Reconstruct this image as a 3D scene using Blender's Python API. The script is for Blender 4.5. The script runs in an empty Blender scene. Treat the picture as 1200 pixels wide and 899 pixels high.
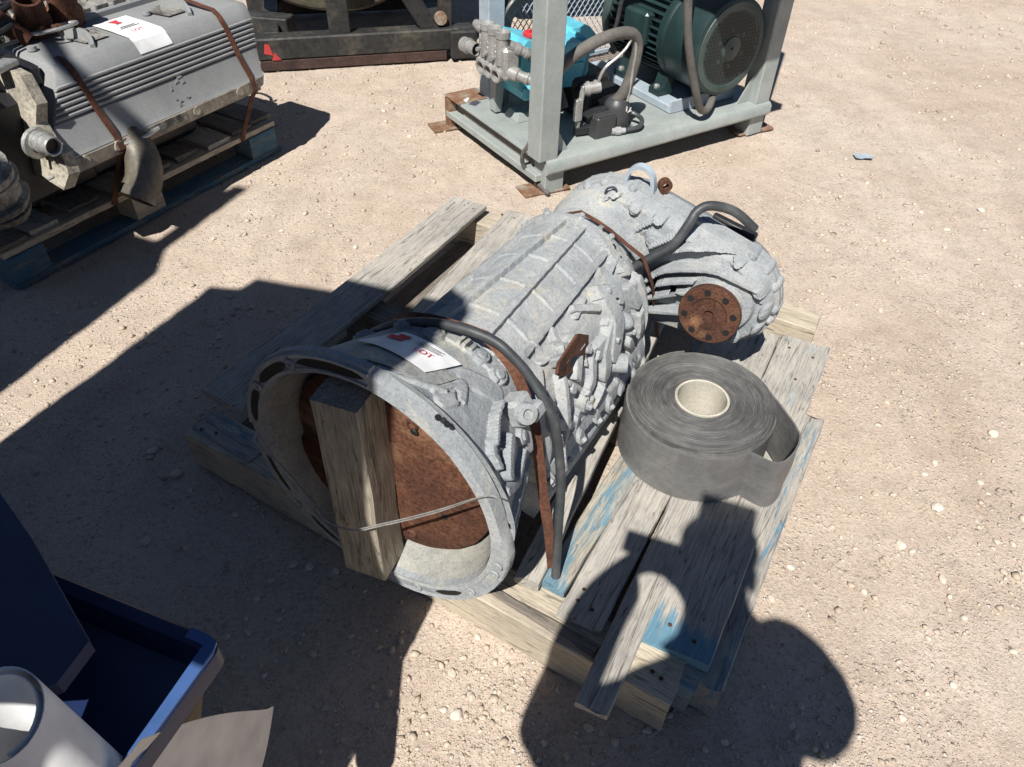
import bpy, bmesh, math, random
import numpy as np
from mathutils import Vector, Matrix, Euler, noise as mnoise
random.seed(7); rng=np.random.default_rng(11)
sc=bpy.context.scene; C=sc.collection
R=math.radians; PI=math.pi
# ------------------------------------------------------------------ camera, light, exposure
def look_matrix(pitch,roll):
    p=R(pitch); r=R(roll)
    fw=Vector((0,math.cos(p),-math.sin(p))); up0=Vector((0,math.sin(p),math.cos(p))); rt0=Vector((1,0,0))
    rt=rt0*math.cos(r)+up0*math.sin(r); up=up0*math.cos(r)-rt0*math.sin(r)
    return Matrix((rt,up,-fw)).transposed()
cam_d=bpy.data.cameras.new('camera'); cam=bpy.data.objects.new('camera',cam_d); C.objects.link(cam)
cam_d.sensor_fit='HORIZONTAL'; cam_d.sensor_width=36; cam_d.lens=36*870/1200; cam_d.clip_start=.01; cam_d.clip_end=2000
cam.matrix_world=Matrix.Translation((0,0,1.5))@look_matrix(42.35,1.73).to_4x4()
sc.camera=cam
AZ,EL=19.6,52.6
sun_d=bpy.data.lights.new('sun','SUN'); sun_d.energy=5.0; sun_d.angle=R(.53); sun_d.color=(1,.96,.90)
sun=bpy.data.objects.new('sun',sun_d); C.objects.link(sun); sun.location=(-3,-8,12)
ldir=Vector((math.sin(R(AZ))*math.cos(R(EL)),math.cos(R(AZ))*math.cos(R(EL)),-math.sin(R(EL))))
sun.rotation_euler=ldir.to_track_quat('-Z','Y').to_euler()
w=bpy.data.worlds.new('World'); sc.world=w; w.use_nodes=True
sky=w.node_tree.nodes.new('ShaderNodeTexSky'); sky.sky_type='NISHITA'; sky.sun_disc=False; sky.altitude=1800; sky.dust_density=.1; sky.air_density=.8; sky.ozone_density=1.5
sky.sun_elevation=R(EL); sky.sun_rotation=R(180+AZ)
bg=w.node_tree.nodes['Background']; bg.inputs['Strength'].default_value=.05
w.node_tree.links.new(sky.outputs[0],bg.inputs['Color'])
vs=sc.view_settings; vs.view_transform='Standard'; vs.look='None'; vs.exposure=.52; vs.gamma=1; vs.use_curve_mapping=False
sc.cycles.max_bounces=6
# ------------------------------------------------------------------ frames
def frame(x,y,deg): return Matrix.Translation((x,y,0))@Matrix.Rotation(R(deg),4,'Z')
TF=frame(-.248,.858,-28.5)        # gearbox and its pallet: x across, y along the boards
SF=frame(.11,2.808,33.3)          # pump skid
BF=frame(0,0,-AZ)                 # blue frame and photographer: x across the sun, y away from it
WF=Matrix.Identity(4)
# ------------------------------------------------------------------ materials
def new_mat(name):
    m=bpy.data.materials.new(name); m.use_nodes=True; nt=m.node_tree
    return m,nt,nt.nodes['Principled BSDF']
def N(nt,t,**k):
    n=nt.nodes.new(t)
    for a,b in k.items():
        if a in n.inputs: n.inputs[a].default_value=b
        else: setattr(n,a,b)
    return n
def ramp(nt,src,stops):
    r=nt.nodes.new('ShaderNodeValToRGB'); e=r.color_ramp.elements
    while len(e)<len(stops): e.new(.5)
    for q,(p,c) in zip(e,stops):
        q.position=p; q.color=(*c,1) if len(c)==3 else c
    nt.links.new(src,r.inputs[0]); return r.outputs[0]
def mixc(nt,fac,a,b,mode='MIX'):
    m=nt.nodes.new('ShaderNodeMix'); m.data_type='RGBA'; m.blend_type=mode
    for i,s in ((0,fac),(6,a),(7,b)):
        if isinstance(s,(int,float)): m.inputs[i].default_value=s
        elif isinstance(s,tuple): m.inputs[i].default_value=(*s,1)
        else: nt.links.new(s,m.inputs[i])
    return m.outputs[2]
def coords(nt,scale=(1,1,1),rand=True,kind='Object'):
    tc=nt.nodes.new('ShaderNodeTexCoord'); mp=nt.nodes.new('ShaderNodeMapping')
    nt.links.new(tc.outputs[kind],mp.inputs[0]); mp.inputs['Scale'].default_value=scale
    if rand:
        oi=nt.nodes.new('ShaderNodeObjectInfo'); v=nt.nodes.new('ShaderNodeVectorMath'); v.operation='SCALE'
        v.inputs[0].default_value=(31,17,23); nt.links.new(oi.outputs['Random'],v.inputs['Scale']); nt.links.new(v.outputs[0],mp.inputs['Location'])
    return mp.outputs[0]
def noise(nt,vec,scale,detail=4,rough=.6,dist=0):
    n=N(nt,'ShaderNodeTexNoise',Scale=scale,Detail=detail,Roughness=rough,Distortion=dist); nt.links.new(vec,n.inputs['Vector']); return n.outputs['Fac']
def bump(nt,bs,h,strength,dist,prev=None):
    b=N(nt,'ShaderNodeBump',Strength=strength,Distance=dist); nt.links.new(h,b.inputs['Height'])
    if prev: nt.links.new(prev,b.inputs['Normal'])
    nt.links.new(b.outputs[0],bs.inputs['Normal']); return b.outputs[0]
def m_speckle(name,base,dark,light,rough=.7,metal=0,sc1=9,sc2=160,bs_=.35,bd=.002,spec=.4,dirt=None,dirt_at=.6,kind='Object',contrast=.5):
    m,nt,b=new_mat(name); v=coords(nt,rand=True,kind=kind)
    big=noise(nt,v,sc1,5,.65); fine=noise(nt,v,sc2,3,.7)
    c=ramp(nt,big,[(.3,dark),(.5,base),(.72,light)])
    f=ramp(nt,fine,[(.36,(1-contrast,)*3),(.52,(1,)*3),(.68,(1+contrast*.5,)*3)])
    c=mixc(nt,1.0,c,f,'MULTIPLY')
    if dirt:
        d=noise(nt,v,sc1*.6,6,.7,.4); fac=ramp(nt,d,[(dirt_at-.06,(0,0,0)),(dirt_at+.08,(1,1,1))]); c=mixc(nt,fac,c,dirt)
    nt.links.new(c,b.inputs['Base Color']); b.inputs['Metallic'].default_value=metal
    b.inputs['Specular IOR Level'].default_value=spec
    rr=ramp(nt,big,[(.3,(min(1,rough+.12),)*3),(.7,(max(.05,rough-.12),)*3)]); nt.links.new(rr,b.inputs['Roughness'])
    p=bump(nt,b,fine,bs_,bd); bump(nt,b,big,bs_,bd*4,p)
    return m
def m_wood(name,light,mid,dark,paint=None,cover=.5,end=0,rough=.85,gs=1):
    # boards are modelled with their length along local X; "end" adds paint near their x=0 end
    m,nt,b=new_mat(name); v=coords(nt,(4.5*gs,42*gs,42*gs)); v2=coords(nt,(1,1,1))
    g=noise(nt,v,2.2,6,.68,1.2); g2=noise(nt,coords(nt,(14,150,150)),1.6,4,.7); big=noise(nt,v2,6,4,.6)
    c=ramp(nt,g,[(.24,dark),(.42,mid),(.64,light)])
    c=mixc(nt,.8,c,ramp(nt,g2,[(.33,(.58,)*3),(.5,(.98,)*3),(.7,(1.10,)*3)]),'MULTIPLY')
    c=mixc(nt,.8,c,ramp(nt,big,[(.3,(.7,.7,.72)),(.6,(1.06,1.04,1.0))]),'MULTIPLY')
    sp_=noise(nt,coords(nt,(9,26,26)),3,3,.6); c=mixc(nt,.7,c,ramp(nt,sp_,[(.27,(.35,.33,.31)),(.36,(1,)*3)]),'MULTIPLY')
    ck=noise(nt,coords(nt,(1.6,40,40)),1.3,2,.5,.6); cr_=ramp(nt,ck,[(.485,(1,)*3),(.496,(.22,.2,.18)),(.504,(.22,.2,.18)),(.515,(1,)*3)]); c=mixc(nt,.7,c,cr_,'MULTIPLY')
    if paint:
        d=noise(nt,coords(nt,(4,16,16)),1.7,5,.7,.8); s=noise(nt,v,4,3,.7)
        def M2(op,x,y):
            q=nt.nodes.new('ShaderNodeMath'); q.operation=op
            for i,z in enumerate((x,y)):
                if isinstance(z,(int,float)): q.inputs[i].default_value=z
                else: nt.links.new(z,q.inputs[i])
            return q.outputs[0]
        k=M2('ADD',M2('MULTIPLY',d,.65),M2('MULTIPLY',s,.35))
        if end:
            tc=nt.nodes.new('ShaderNodeTexCoord'); sx=nt.nodes.new('ShaderNodeSeparateXYZ'); nt.links.new(tc.outputs['Object'],sx.inputs[0])
            k=M2('ADD',k,M2('MAXIMUM',M2('MULTIPLY',M2('SUBTRACT',end,sx.outputs['X']),3.2),0))
        th=.5+(.5-cover)*.42
        fac=ramp(nt,k,[(th-.06,(0,0,0)),(th+.07,(.90,)*3)])
        pc=mixc(nt,g2,tuple(x*.7 for x in paint),tuple(min(1,x*1.3) for x in paint))
        pc=mixc(nt,.55,pc,ramp(nt,g,[(.3,(.55,.6,.62)),(.6,(1.1,1.06,1.04))]),'MULTIPLY')
        c=mixc(nt,fac,c,pc)
    nt.links.new(c,b.inputs['Base Color']); b.inputs['Roughness'].default_value=rough; b.inputs['Specular IOR Level'].default_value=.2
    p=bump(nt,b,g,.6,.004); bump(nt,b,g2,.6,.002,p)
    return m
def m_plain(name,col,rough=.5,metal=0,spec=.5):
    m,nt,b=new_mat(name); v=coords(nt); n=noise(nt,v,14,4,.6)
    c=ramp(nt,n,[(.3,tuple(x*.78 for x in col)),(.7,tuple(min(1,x*1.14) for x in col))])
    nt.links.new(c,b.inputs['Base Color']); b.inputs['Roughness'].default_value=rough; b.inputs['Metallic'].default_value=metal; b.inputs['Specular IOR Level'].default_value=spec
    bump(nt,b,noise(nt,v,90,3,.6),.15,.001)
    return m
def m_cast(name,base,dark,light,dust,dust_at=.56):
    m,nt,b=new_mat(name); v=coords(nt); v2=coords(nt,(1,1,1)); 
    big=noise(nt,v,5,6,.7,.5); mid=noise(nt,v,26,5,.72,.3); fine=noise(nt,v,190,3,.7); d=noise(nt,v,9,6,.75,1.0); st=noise(nt,coords(nt,(30,7,30)),2,4,.7)
    c=ramp(nt,big,[(.30,dark),(.48,base),(.68,light)])
    c=mixc(nt,ramp(nt,d,[(dust_at-.05,(0,0,0)),(dust_at+.12,(.9,.9,.9))]),c,dust)
    c=mixc(nt,.85,c,ramp(nt,mid,[(.30,(.80,.81,.82)),(.47,(1,)*3),(.68,(1.09,1.085,1.07))]),'MULTIPLY')
    c=mixc(nt,.7,c,ramp(nt,st,[(.30,(.72,.74,.76)),(.42,(1,)*3)]),'MULTIPLY')
    c=mixc(nt,.8,c,ramp(nt,fine,[(.33,(.70,)*3),(.47,(.97,)*3),(.66,(1.12,)*3)]),'MULTIPLY')
    nt.links.new(c,b.inputs['Base Color']); b.inputs['Roughness'].default_value=.88; b.inputs['Specular IOR Level'].default_value=.18
    p=bump(nt,b,fine,.4,.0016); p=bump(nt,b,mid,.35,.006,p); bump(nt,b,big,.3,.02,p); return m
def m_roll():
    m,nt,b=new_mat('wound rubber edges'); tc=nt.nodes.new('ShaderNodeTexCoord'); sx=nt.nodes.new('ShaderNodeSeparateXYZ'); nt.links.new(tc.outputs['Object'],sx.inputs[0]); cb=nt.nodes.new('ShaderNodeCombineXYZ'); nt.links.new(sx.outputs['X'],cb.inputs['X']); nt.links.new(sx.outputs['Y'],cb.inputs['Y'])
    le=nt.nodes.new('ShaderNodeVectorMath'); le.operation='LENGTH'; nt.links.new(cb.outputs[0],le.inputs[0])
    c1=nt.nodes.new('ShaderNodeCombineXYZ'); nt.links.new(le.outputs['Value'],c1.inputs['X'])
    a=nt.nodes.new('ShaderNodeVectorMath'); a.operation='MULTIPLY_ADD'; nt.links.new(tc.outputs['Object'],a.inputs[0]); a.inputs[1].default_value=(.05,.05,0); nt.links.new(c1.outputs[0],a.inputs[2])
    r1=noise(nt,a.outputs[0],420,3,.8); r2=noise(nt,a.outputs[0],70,3,.7); n=noise(nt,tc.outputs['Object'],16,5,.7)
    c=ramp(nt,r1,[(.32,(.065,.065,.066)),(.5,(.10,.10,.10)),(.66,(.165,.163,.158))])
    c=mixc(nt,.8,c,ramp(nt,r2,[(.35,(.72,)*3),(.6,(1.22,)*3)]),'MULTIPLY'); c=mixc(nt,.8,c,ramp(nt,n,[(.35,(.8,)*3),(.65,(1.3,1.28,1.24))]),'MULTIPLY')
    nt.links.new(c,b.inputs['Base Color']); b.inputs['Roughness'].default_value=.5; bump(nt,b,r1,.35,.002); return m
def m_scuff():
    m,nt,b=new_mat('scuffed belt face'); v=coords(nt,(1,1,1)); n=noise(nt,v,9,6,.75,.8); f=noise(nt,v,60,4,.7); s=noise(nt,coords(nt,(6,6,40)),3,4,.7,1.5)
    c=ramp(nt,n,[(.3,(.11,.11,.109)),(.5,(.135,.133,.13)),(.7,(.18,.177,.17))]); c=mixc(nt,.7,c,ramp(nt,s,[(.34,(.86,)*3),(.46,(1,)*3),(.66,(1.1,)*3)]),'MULTIPLY'); c=mixc(nt,.5,c,ramp(nt,f,[(.35,(.8,)*3),(.6,(1.1,)*3)]),'MULTIPLY')
    nt.links.new(c,b.inputs['Base Color']); b.inputs['Roughness'].default_value=.48; bump(nt,b,n,.2,.01); return m
M={}
M['cast']=m_cast('dusty cast aluminium',(.305,.322,.331),(.235,.252,.264),(.37,.375,.368),(.43,.40,.325),.58)
M['cast_clean']=m_cast('grey cast aluminium',(.285,.305,.318),(.22,.24,.255),(.35,.36,.36),(.41,.39,.32),.60)
M['cast_dim']=m_cast('inner cast aluminium',(.30,.30,.28),(.21,.21,.205),(.38,.37,.33),(.40,.37,.30),.60)
M['cast_in']=m_speckle('inner cast aluminium',(.33,.325,.29),(.22,.22,.21),(.43,.41,.35),.75,.0,9,150,.4,.002,.3,contrast=.4)
M['rust']=m_speckle('rust',(.088,.040,.026),(.052,.026,.019),(.14,.068,.041),.85,0,14,190,.6,.002,.2,(.27,.14,.075),.66,contrast=.5)
M['rust_disc']=m_speckle('rusted plate',(.105,.045,.027),(.062,.030,.021),(.165,.080,.046),.85,0,6,130,.7,.0025,.2,(.27,.16,.095),.62,contrast=.5)
M['strap']=m_speckle('rusted strapping',(.105,.044,.027),(.06,.028,.02),(.16,.075,.042),.75,0,20,160,.3,.001,.3,contrast=.3)
M['rubber']=m_speckle('dusty black rubber',(.072,.072,.073),(.05,.05,.051),(.115,.113,.108),.62,0,7,60,.15,.001,.4,contrast=.15)
M['hose']=m_speckle('worn hose',(.045,.05,.054),(.025,.028,.032),(.10,.105,.105),.5,0,12,70,.15,.001,.5,contrast=.15)
M['belt_side']=m_scuff()
M['roll']=m_roll()
M['core']=m_speckle('cardboard core',(.46,.43,.36),(.34,.32,.27),(.55,.52,.45),.85,0,12,120,.2,.001,.2,contrast=.12)
M['grey']=m_wood('weathered grey wood',(.44,.42,.385),(.375,.355,.322),(.25,.232,.21))
M['tan']=m_wood('pale new wood',(.52,.465,.375),(.455,.40,.315),(.345,.30,.23))
M['blockw']=m_wood('weathered beam wood',(.43,.395,.32),(.31,.28,.225),(.12,.10,.075),gs=.75)
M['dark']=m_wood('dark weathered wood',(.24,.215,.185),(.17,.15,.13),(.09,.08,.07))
M['bluegrey']=m_wood('grey wood with blue painted end',(.44,.42,.385),(.375,.355,.322),(.25,.232,.21),(.10,.24,.335),.22,.11)
M['blue']=m_wood('worn blue painted wood',(.43,.40,.335),(.35,.32,.265),(.22,.20,.165),(.115,.235,.315),.50,.03)
M['bluefaint']=m_wood('grey wood with faint blue paint and sky tint',(.42,.40,.36),(.33,.31,.28),(.2,.185,.165),(.075,.21,.31),.34)
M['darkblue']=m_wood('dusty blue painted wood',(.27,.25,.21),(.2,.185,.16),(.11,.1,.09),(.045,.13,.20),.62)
M['engine']=m_speckle('grey engine paint',(.245,.252,.252),(.20,.207,.208),(.285,.29,.29),.48,0,5,120,.12,.001,.5,contrast=.1)
M['engine_dirty']=m_speckle('oily engine paint',(.29,.255,.205),(.17,.15,.125),(.37,.33,.27),.6,0,11,90,.25,.001,.4,(.07,.06,.05),.6,contrast=.25)
M['engine_cast']=m_speckle('dirty engine casting',(.26,.25,.23),(.07,.07,.07),(.42,.40,.36),.6,.15,13,80,.4,.003,.4,(.05,.048,.046),.55,contrast=.4)
M['bright']=m_speckle('bright steel',(.50,.50,.48),(.33,.33,.32),(.62,.62,.6),.38,.6,16,120,.2,.001,.5,contrast=.25)
M['black']=m_speckle('black paint',(.02,.02,.022),(.012,.012,.014),(.045,.043,.04),.45,0,8,90,.2,.001,.5,contrast=.3)
M['trailer']=m_speckle('worn black paint',(.026,.026,.026),(.015,.016,.016),(.075,.068,.054),.55,0,5,40,.3,.002,.4,(.17,.15,.115),.68,contrast=.3)
M['drum']=m_speckle('dusty olive drum',(.15,.135,.095),(.055,.052,.042),(.26,.235,.165),.7,0,5,60,.2,.002,.3,contrast=.25)
M['elbow']=m_speckle('sooty steel pipe',(.115,.102,.082),(.06,.055,.048),(.19,.165,.125),.5,.2,7,70,.2,.002,.4,contrast=.2)
M['rust_shade']=m_speckle('rusted steel darkened for shade',(.055,.034,.03),(.03,.022,.02),(.09,.055,.045),.8,0,9,90,.3,.001,.2,contrast=.3)
M['hosegrey']=m_speckle('faded grey hose',(.115,.108,.098),(.08,.076,.07),(.16,.15,.135),.65,0,9,70,.2,.001,.3,contrast=.15)
M['plate']=m_speckle('dusty beige casting',(.38,.345,.28),(.20,.185,.16),(.50,.47,.40),.7,.0,10,80,.4,.003,.3,(.08,.075,.07),.66,contrast=.3)
M['skid']=m_speckle('grey skid paint',(.285,.315,.305),(.235,.26,.255),(.34,.365,.35),.5,0,6,70,.15,.001,.45,(.30,.29,.25),.68,contrast=.08)
M['skid_rust']=m_speckle('rust stained skid paint',(.22,.13,.08),(.13,.065,.035),(.33,.32,.29),.75,0,12,90,.3,.001,.3,contrast=.25)
M['galv']=m_speckle('pale blue grey paint',(.34,.40,.45),(.27,.33,.38),(.43,.48,.52),.5,0,7,60,.1,.001,.45,contrast=.08)
M['manifold']=m_speckle('nickel plated casting',(.36,.355,.34),(.25,.245,.235),(.46,.45,.43),.42,.35,12,130,.25,.001,.5,contrast=.25)
M['cyan']=m_plain('light blue pump paint',(.11,.47,.60),.45)
M['green']=m_speckle('dark green motor paint',(.013,.032,.033),(.009,.023,.025),(.024,.050,.048),.42,0,8,80,.15,.001,.5,contrast=.12)
M['greenlt']=m_speckle('dusty green cowl',(.048,.072,.068),(.032,.052,.05),(.07,.095,.088),.5,0,8,80,.15,.001,.45,contrast=.12)
M['red']=m_plain('red plastic',(.55,.03,.04),.4)
M['redpaint']=m_plain('red tape',(.40,.04,.04),.6)
M['paper']=m_plain('white paper',(.74,.745,.745),.7,0,.2)
M['ink']=m_plain('dark ink',(.06,.06,.08),.7,0,.2)
M['redink']=m_plain('red ink',(.55,.05,.07),.7,0,.2)
M['tape']=m_speckle('grey tape',(.27,.275,.265),(.2,.205,.20),(.37,.36,.32),.55,0,25,120,.4,.0015,.4,contrast=.25)
M['gearmotor']=m_plain('charcoal motor paint',(.045,.047,.05),.45)
M['greyplastic']=m_plain('grey plastic',(.33,.33,.33),.5)
M['navy']=m_plain('blue machine paint',(.010,.022,.075),.4)
M['navyflap']=m_plain('dull blue plate',(.025,.035,.085),.55)
M['navy_sunlit']=m_plain('sunlit blue rim tint',(.045,.10,.26),.4)  # lighter blue that puts sunlight into the rim colour
M['cardboard']=m_plain('brown board',(.30,.24,.17),.85,0,.2)
M['card']=m_plain('off white card',(.70,.66,.61),.75,0,.2)
M['skin']=m_plain('skin',(.45,.27,.19),.55)
M['shirt']=m_plain('dark shirt',(.06,.07,.10),.85,0,.2)
M['jeans']=m_plain('jeans',(.05,.07,.12),.85,0,.2)
M['hole']=m_plain('black hole shade',(.012,.011,.011),.6)  # flat black faces stand in for the shade inside holes and slots
M['yellow']=m_plain('yellow paint mark',(.45,.40,.12),.7)
# ------------------------------------------------------------------ mesh builder
def catmull(pts,n=8,closed=False):
    P=[Vector(p) for p in pts]; out=[]; L=len(P); segs=L if closed else L-1
    for i in range(segs):
        if closed: a,b,c,d=P[(i-1)%L],P[i],P[(i+1)%L],P[(i+2)%L]
        else: a,b,c,d=P[max(i-1,0)],P[i],P[i+1],P[min(i+2,L-1)]
        for k in range(n):
            t=k/n; out.append(.5*((2*b)+(c-a)*t+(2*a-5*b+4*c-d)*t*t+(3*b-a-3*c+d)*t**3))
    if not closed: out.append(P[-1])
    return out
class MB:
    def __init__(s): s.v=[]; s.f=[]
    def add(s,vs,fs):
        o=len(s.v); s.v+= [tuple(v) for v in vs]; s.f+=[tuple(i+o for i in f) for f in fs]; return s
    def box(s,c,size,b=.002,rz=0,rx=0,ry=0,mat=None):
        hx,hy,hz=[q/2 for q in size]; b=min(b,hx*.45,hy*.45,hz*.45); mt=(Euler((rx,ry,rz)).to_matrix() if mat is None else mat); c=Vector(c)
        vs=[];ix={}
        for sx in (-1,1):
            for sy in (-1,1):
                for sz in (-1,1):
                    for a in range(3):
                        p=[sx*(hx-b),sy*(hy-b),sz*(hz-b)]; p[a]=(sx,sy,sz)[a]*(hx,hy,hz)[a]
                        ix[(sx,sy,sz,a)]=len(vs); vs.append(c+mt@Vector(p))
        fs=[]
        def quad(l):
            fs.append(tuple(l))
        for a in range(3):
            u,w_=[q for q in range(3) if q!=a]
            for sgn in (-1,1):
                l=[]
                for su,sw in ((-1,-1),(1,-1),(1,1),(-1,1)):
                    k=[0,0,0]; k[a]=sgn;k[u]=su;k[w_]=sw; l.append(ix[(*k,a)])
                quad(l)
            for su in (-1,1):      # edges running along axis a
                for sw in (-1,1):
                    k0=[0,0,0];k1=[0,0,0]
                    k0[a]=-1;k1[a]=1
                    for k in (k0,k1): k[u]=su;k[w_]=sw
                    quad([ix[(*k0,u)],ix[(*k1,u)],ix[(*k1,w_)],ix[(*k0,w_)]])
        for sx in (-1,1):
            for sy in (-1,1):
                for sz in (-1,1): fs.append(tuple(ix[(sx,sy,sz,a)] for a in range(3)))
        return s.add(vs,fs)
    def bar(s,p0,p1,wd,ht,b=.002,up=(0,0,1)):
        p0=Vector(p0);p1=Vector(p1);d=p1-p0;L=d.length;x=d/L;u=Vector(up);y=u.cross(x)
        if y.length<1e-4: y=Vector((0,1,0)).cross(x)
        y.normalize();z=x.cross(y)
        return s.box((p0+p1)/2,(L,wd,ht),b,mat=Matrix((x,y,z)).transposed())
    def sweep(s,pts,prof,up=None,caps=True,closed=False,scale=None):
        P=[Vector(p) for p in pts];n=len(P);rings=[];y=None
        for i in range(n):
            a=P[i-1] if (i>0 or closed) else P[i];b_=P[(i+1)%n] if (i<n-1 or closed) else P[i]
            t=(b_-a).normalized()
            if up is not None:
                y=Vector(up[i] if isinstance(up,list) else up); y=(y-t*y.dot(t)).normalized()
            else:
                if y is None:
                    y=Vector((0,0,1)) if abs(t.z)<.9 else Vector((1,0,0))
                y=(y-t*y.dot(t)).normalized()
            x=t.cross(y); k=scale[i] if scale else 1
            rings.append([P[i]+x*(q[0]*k)+y*(q[1]*k) for q in prof])
        return s.loft(rings,caps,closed)
    def tube(s,pts,r,seg=10,caps=True,closed=False,scale=None):
        return s.sweep(pts,[(r*math.cos(2*PI*k/seg),r*math.sin(2*PI*k/seg)) for k in range(seg)],None,caps,closed,scale)
    def loft(s,rings,caps=True,closed=False):
        m=len(rings[0]);n=len(rings);vs=[p for r in rings for p in r];fs=[]
        for i in range(n if closed else n-1):
            j=(i+1)%n
            for k in range(m): fs.append((i*m+k,i*m+(k+1)%m,j*m+(k+1)%m,j*m+k))
        if caps and not closed: fs.append(tuple(range(m))[::-1]); fs.append(tuple((n-1)*m+k for k in range(m)))
        return s.add(vs,fs)
    def lathe(s,prof,c=(0,0,0),ax=(0,0,1),seg=32,x0=None,a0=0,a1=2*PI,caps=False):
        # prof: list of (distance along axis, radius)
        ax=Vector(ax).normalized();c=Vector(c)
        x=Vector(x0) if x0 else (Vector((0,0,1)) if abs(ax.z)<.9 else Vector((1,0,0)))
        x=(x-ax*x.dot(ax)).normalized();y=ax.cross(x); full=abs(a1-a0-2*PI)<1e-6
        n=seg if full else seg+1; rings=[]
        for k in range(n):
            a=a0+(a1-a0)*k/seg; d=x*math.cos(a)+y*math.sin(a)
            rings.append([c+ax*h+d*r for h,r in prof])
        m=len(prof);vs=[p for r in rings for p in r];fs=[]
        for i in range(seg):
            j=(i+1)%n
            for k in range(m-1): fs.append((i*m+k,i*m+k+1,j*m+k+1,j*m+k))
        if caps:
            fs.append(tuple(i*m for i in range(n))); fs.append(tuple(i*m+m-1 for i in range(n))[::-1])
        return s.add(vs,fs)
    def cyl(s,c,ax,r,L,seg=16,b=.0015,r2=None):
        r2=r if r2 is None else r2
        return s.lathe([(0,0),(0,r-b),(b,r),(L-b,r2),(L,r2-b),(L,0)],c,ax,seg)
    def hexbolt(s,c,ax,r,L): return s.lathe([(0,r),(L*.8,r),(L,r*.8),(L,0)],c,ax,6)
    def prism(s,pts,o,x,y,depth):
        o=Vector(o);x=Vector(x).normalized();y=Vector(y).normalized();n=x.cross(y)
        a=[o+x*p[0]+y*p[1] for p in pts];b=[q+n*depth for q in a];m=len(pts)
        return s.add(a+b,[tuple(range(m))[::-1],tuple(range(m,2*m))]+[(k,(k+1)%m,m+(k+1)%m,m+k) for k in range(m)])
    def rough(s,amp,freq,seed=0):
        for i,p in enumerate(s.v):
            q=Vector(p)*freq+Vector((seed*7.3,seed*3.1,0)); d=mnoise.noise_vector(q)
            s.v[i]=(p[0]+d.x*amp,p[1]+d.y*amp,p[2]+d.z*amp)
        return s
    def mesh(s,name,m,smooth=35):
        me=bpy.data.meshes.new(name); me.from_pydata(s.v,[],s.f); me.validate()
        bm=bmesh.new(); bm.from_mesh(me); bmesh.ops.recalc_face_normals(bm,faces=bm.faces); bm.to_mesh(me); bm.free()
        if smooth:
            me.polygons.foreach_set('use_smooth',[True]*len(me.polygons)); me.set_sharp_from_angle(angle=R(smooth))
        if m: me.materials.append(M[m] if isinstance(m,str) else m)
        return me
    def part(s,name,m,parent,smooth=35):
        o=bpy.data.objects.new(name,s.mesh(name,m,smooth)); C.objects.link(o); o.parent=parent; return o
    def parts(s,name,m,parent,smooth=35):
        # one object for each connected piece
        par=list(range(len(s.v)))
        def find(i):
            while par[i]!=i: par[i]=par[par[i]]; i=par[i]
            return i
        for f in s.f:
            a=find(f[0])
            for i in f[1:]: par[find(i)]=a
        gr={}
        for f in s.f: gr.setdefault(find(f[0]),[]).append(f)
        out=[]
        for fs in gr.values():
            ids=sorted({i for f in fs for i in f}); mp={i:k for k,i in enumerate(ids)}; q=MB(); q.v=[s.v[i] for i in ids]; q.f=[tuple(mp[i] for i in f) for f in fs]
            out.append(q.part(name,m,parent,smooth))
        return out
    def thing(s,name,m,F,label,cat,group=None,smooth=35):
        # a thing that is one mesh: its origin goes to the middle of its base
        a=np.array(s.v); b=Vector(((a[:,0].min()+a[:,0].max())/2,(a[:,1].min()+a[:,1].max())/2,a[:,2].min()))
        s.v=[(p[0]-b.x,p[1]-b.y,p[2]-b.z) for p in s.v]
        o=bpy.data.objects.new(name,s.mesh(name,m,smooth)); C.objects.link(o); o.matrix_world=F@Matrix.Translation(b)
        tag(o,label,cat,group); return o
def tag(o,label,cat,group=None):
    o['label']=label; o['category']=cat
    if group: o['group']=group
def empty(name,F,p,label,cat,group=None):
    o=bpy.data.objects.new(name,None); C.objects.link(o); o.empty_display_size=.1; o.matrix_world=F@Matrix.Translation(p); tag(o,label,cat,group); return o
def root(name,F,label,cat,group=None): return empty(name,F,(0,0,0),label,cat,group)
def board(p0,p1,wd,th,m,parent,name='deck_board',seed=0,warp=.003,taper=1.0,chip=.004,bow=0,roll=0):
    # plank from p0 to p1 (centre line of its top face); own object with length along local X
    p0=Vector(p0);p1=Vector(p1);d=p1-p0;L=d.length;n=max(6,int(L/.05)); rings=[]
    for i in range(n+1):
        t=i/n; x=L*t; k=1+(taper-1)*(1-t); q=lambda a,f: mnoise.noise(Vector((x*f+seed*3.7,a*5.1+seed,seed*1.3)))
        zz=warp*q(0,2.5)+bow*(2*t-1)**2; e=chip if i in (0,n) else 0
        w1=wd/2*k*(1+.04*q(1,4))+.003*q(2,14); w2=wd/2*k*(1+.04*q(3,4))+.003*q(4,14); c=.0025
        j=[x+e*q(5+b,30)*2.2 for b in range(8)]
        rings.append([(j[0],-w1+c,zz),(j[1],-w1*.3,zz+.0012*q(6,9)),(j[2],w2*.3,zz+.0012*q(7,9)),(j[3],w2-c,zz),(j[3],w2,zz-c),(j[4],w2,zz-th+c),(j[4],w2-c,zz-th),(j[5],-w1+c,zz-th),(j[0],-w1,zz-th+c),(j[0],-w1,zz-c)])
    mb=MB().loft(rings); o=bpy.data.objects.new(name,mb.mesh(name,m,30)); C.objects.link(o)
    x=d/L;y=Vector((0,0,1)).cross(x).normalized();z=x.cross(y)
    o.matrix_world=Matrix.Translation(p0)@Matrix((x,y,z)).transposed().to_4x4()@Matrix.Rotation(R(roll),4,'X')
    mw=o.matrix_world.copy()
    if parent is not None: o.parent=parent; o.matrix_local=mw
    return o
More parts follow.
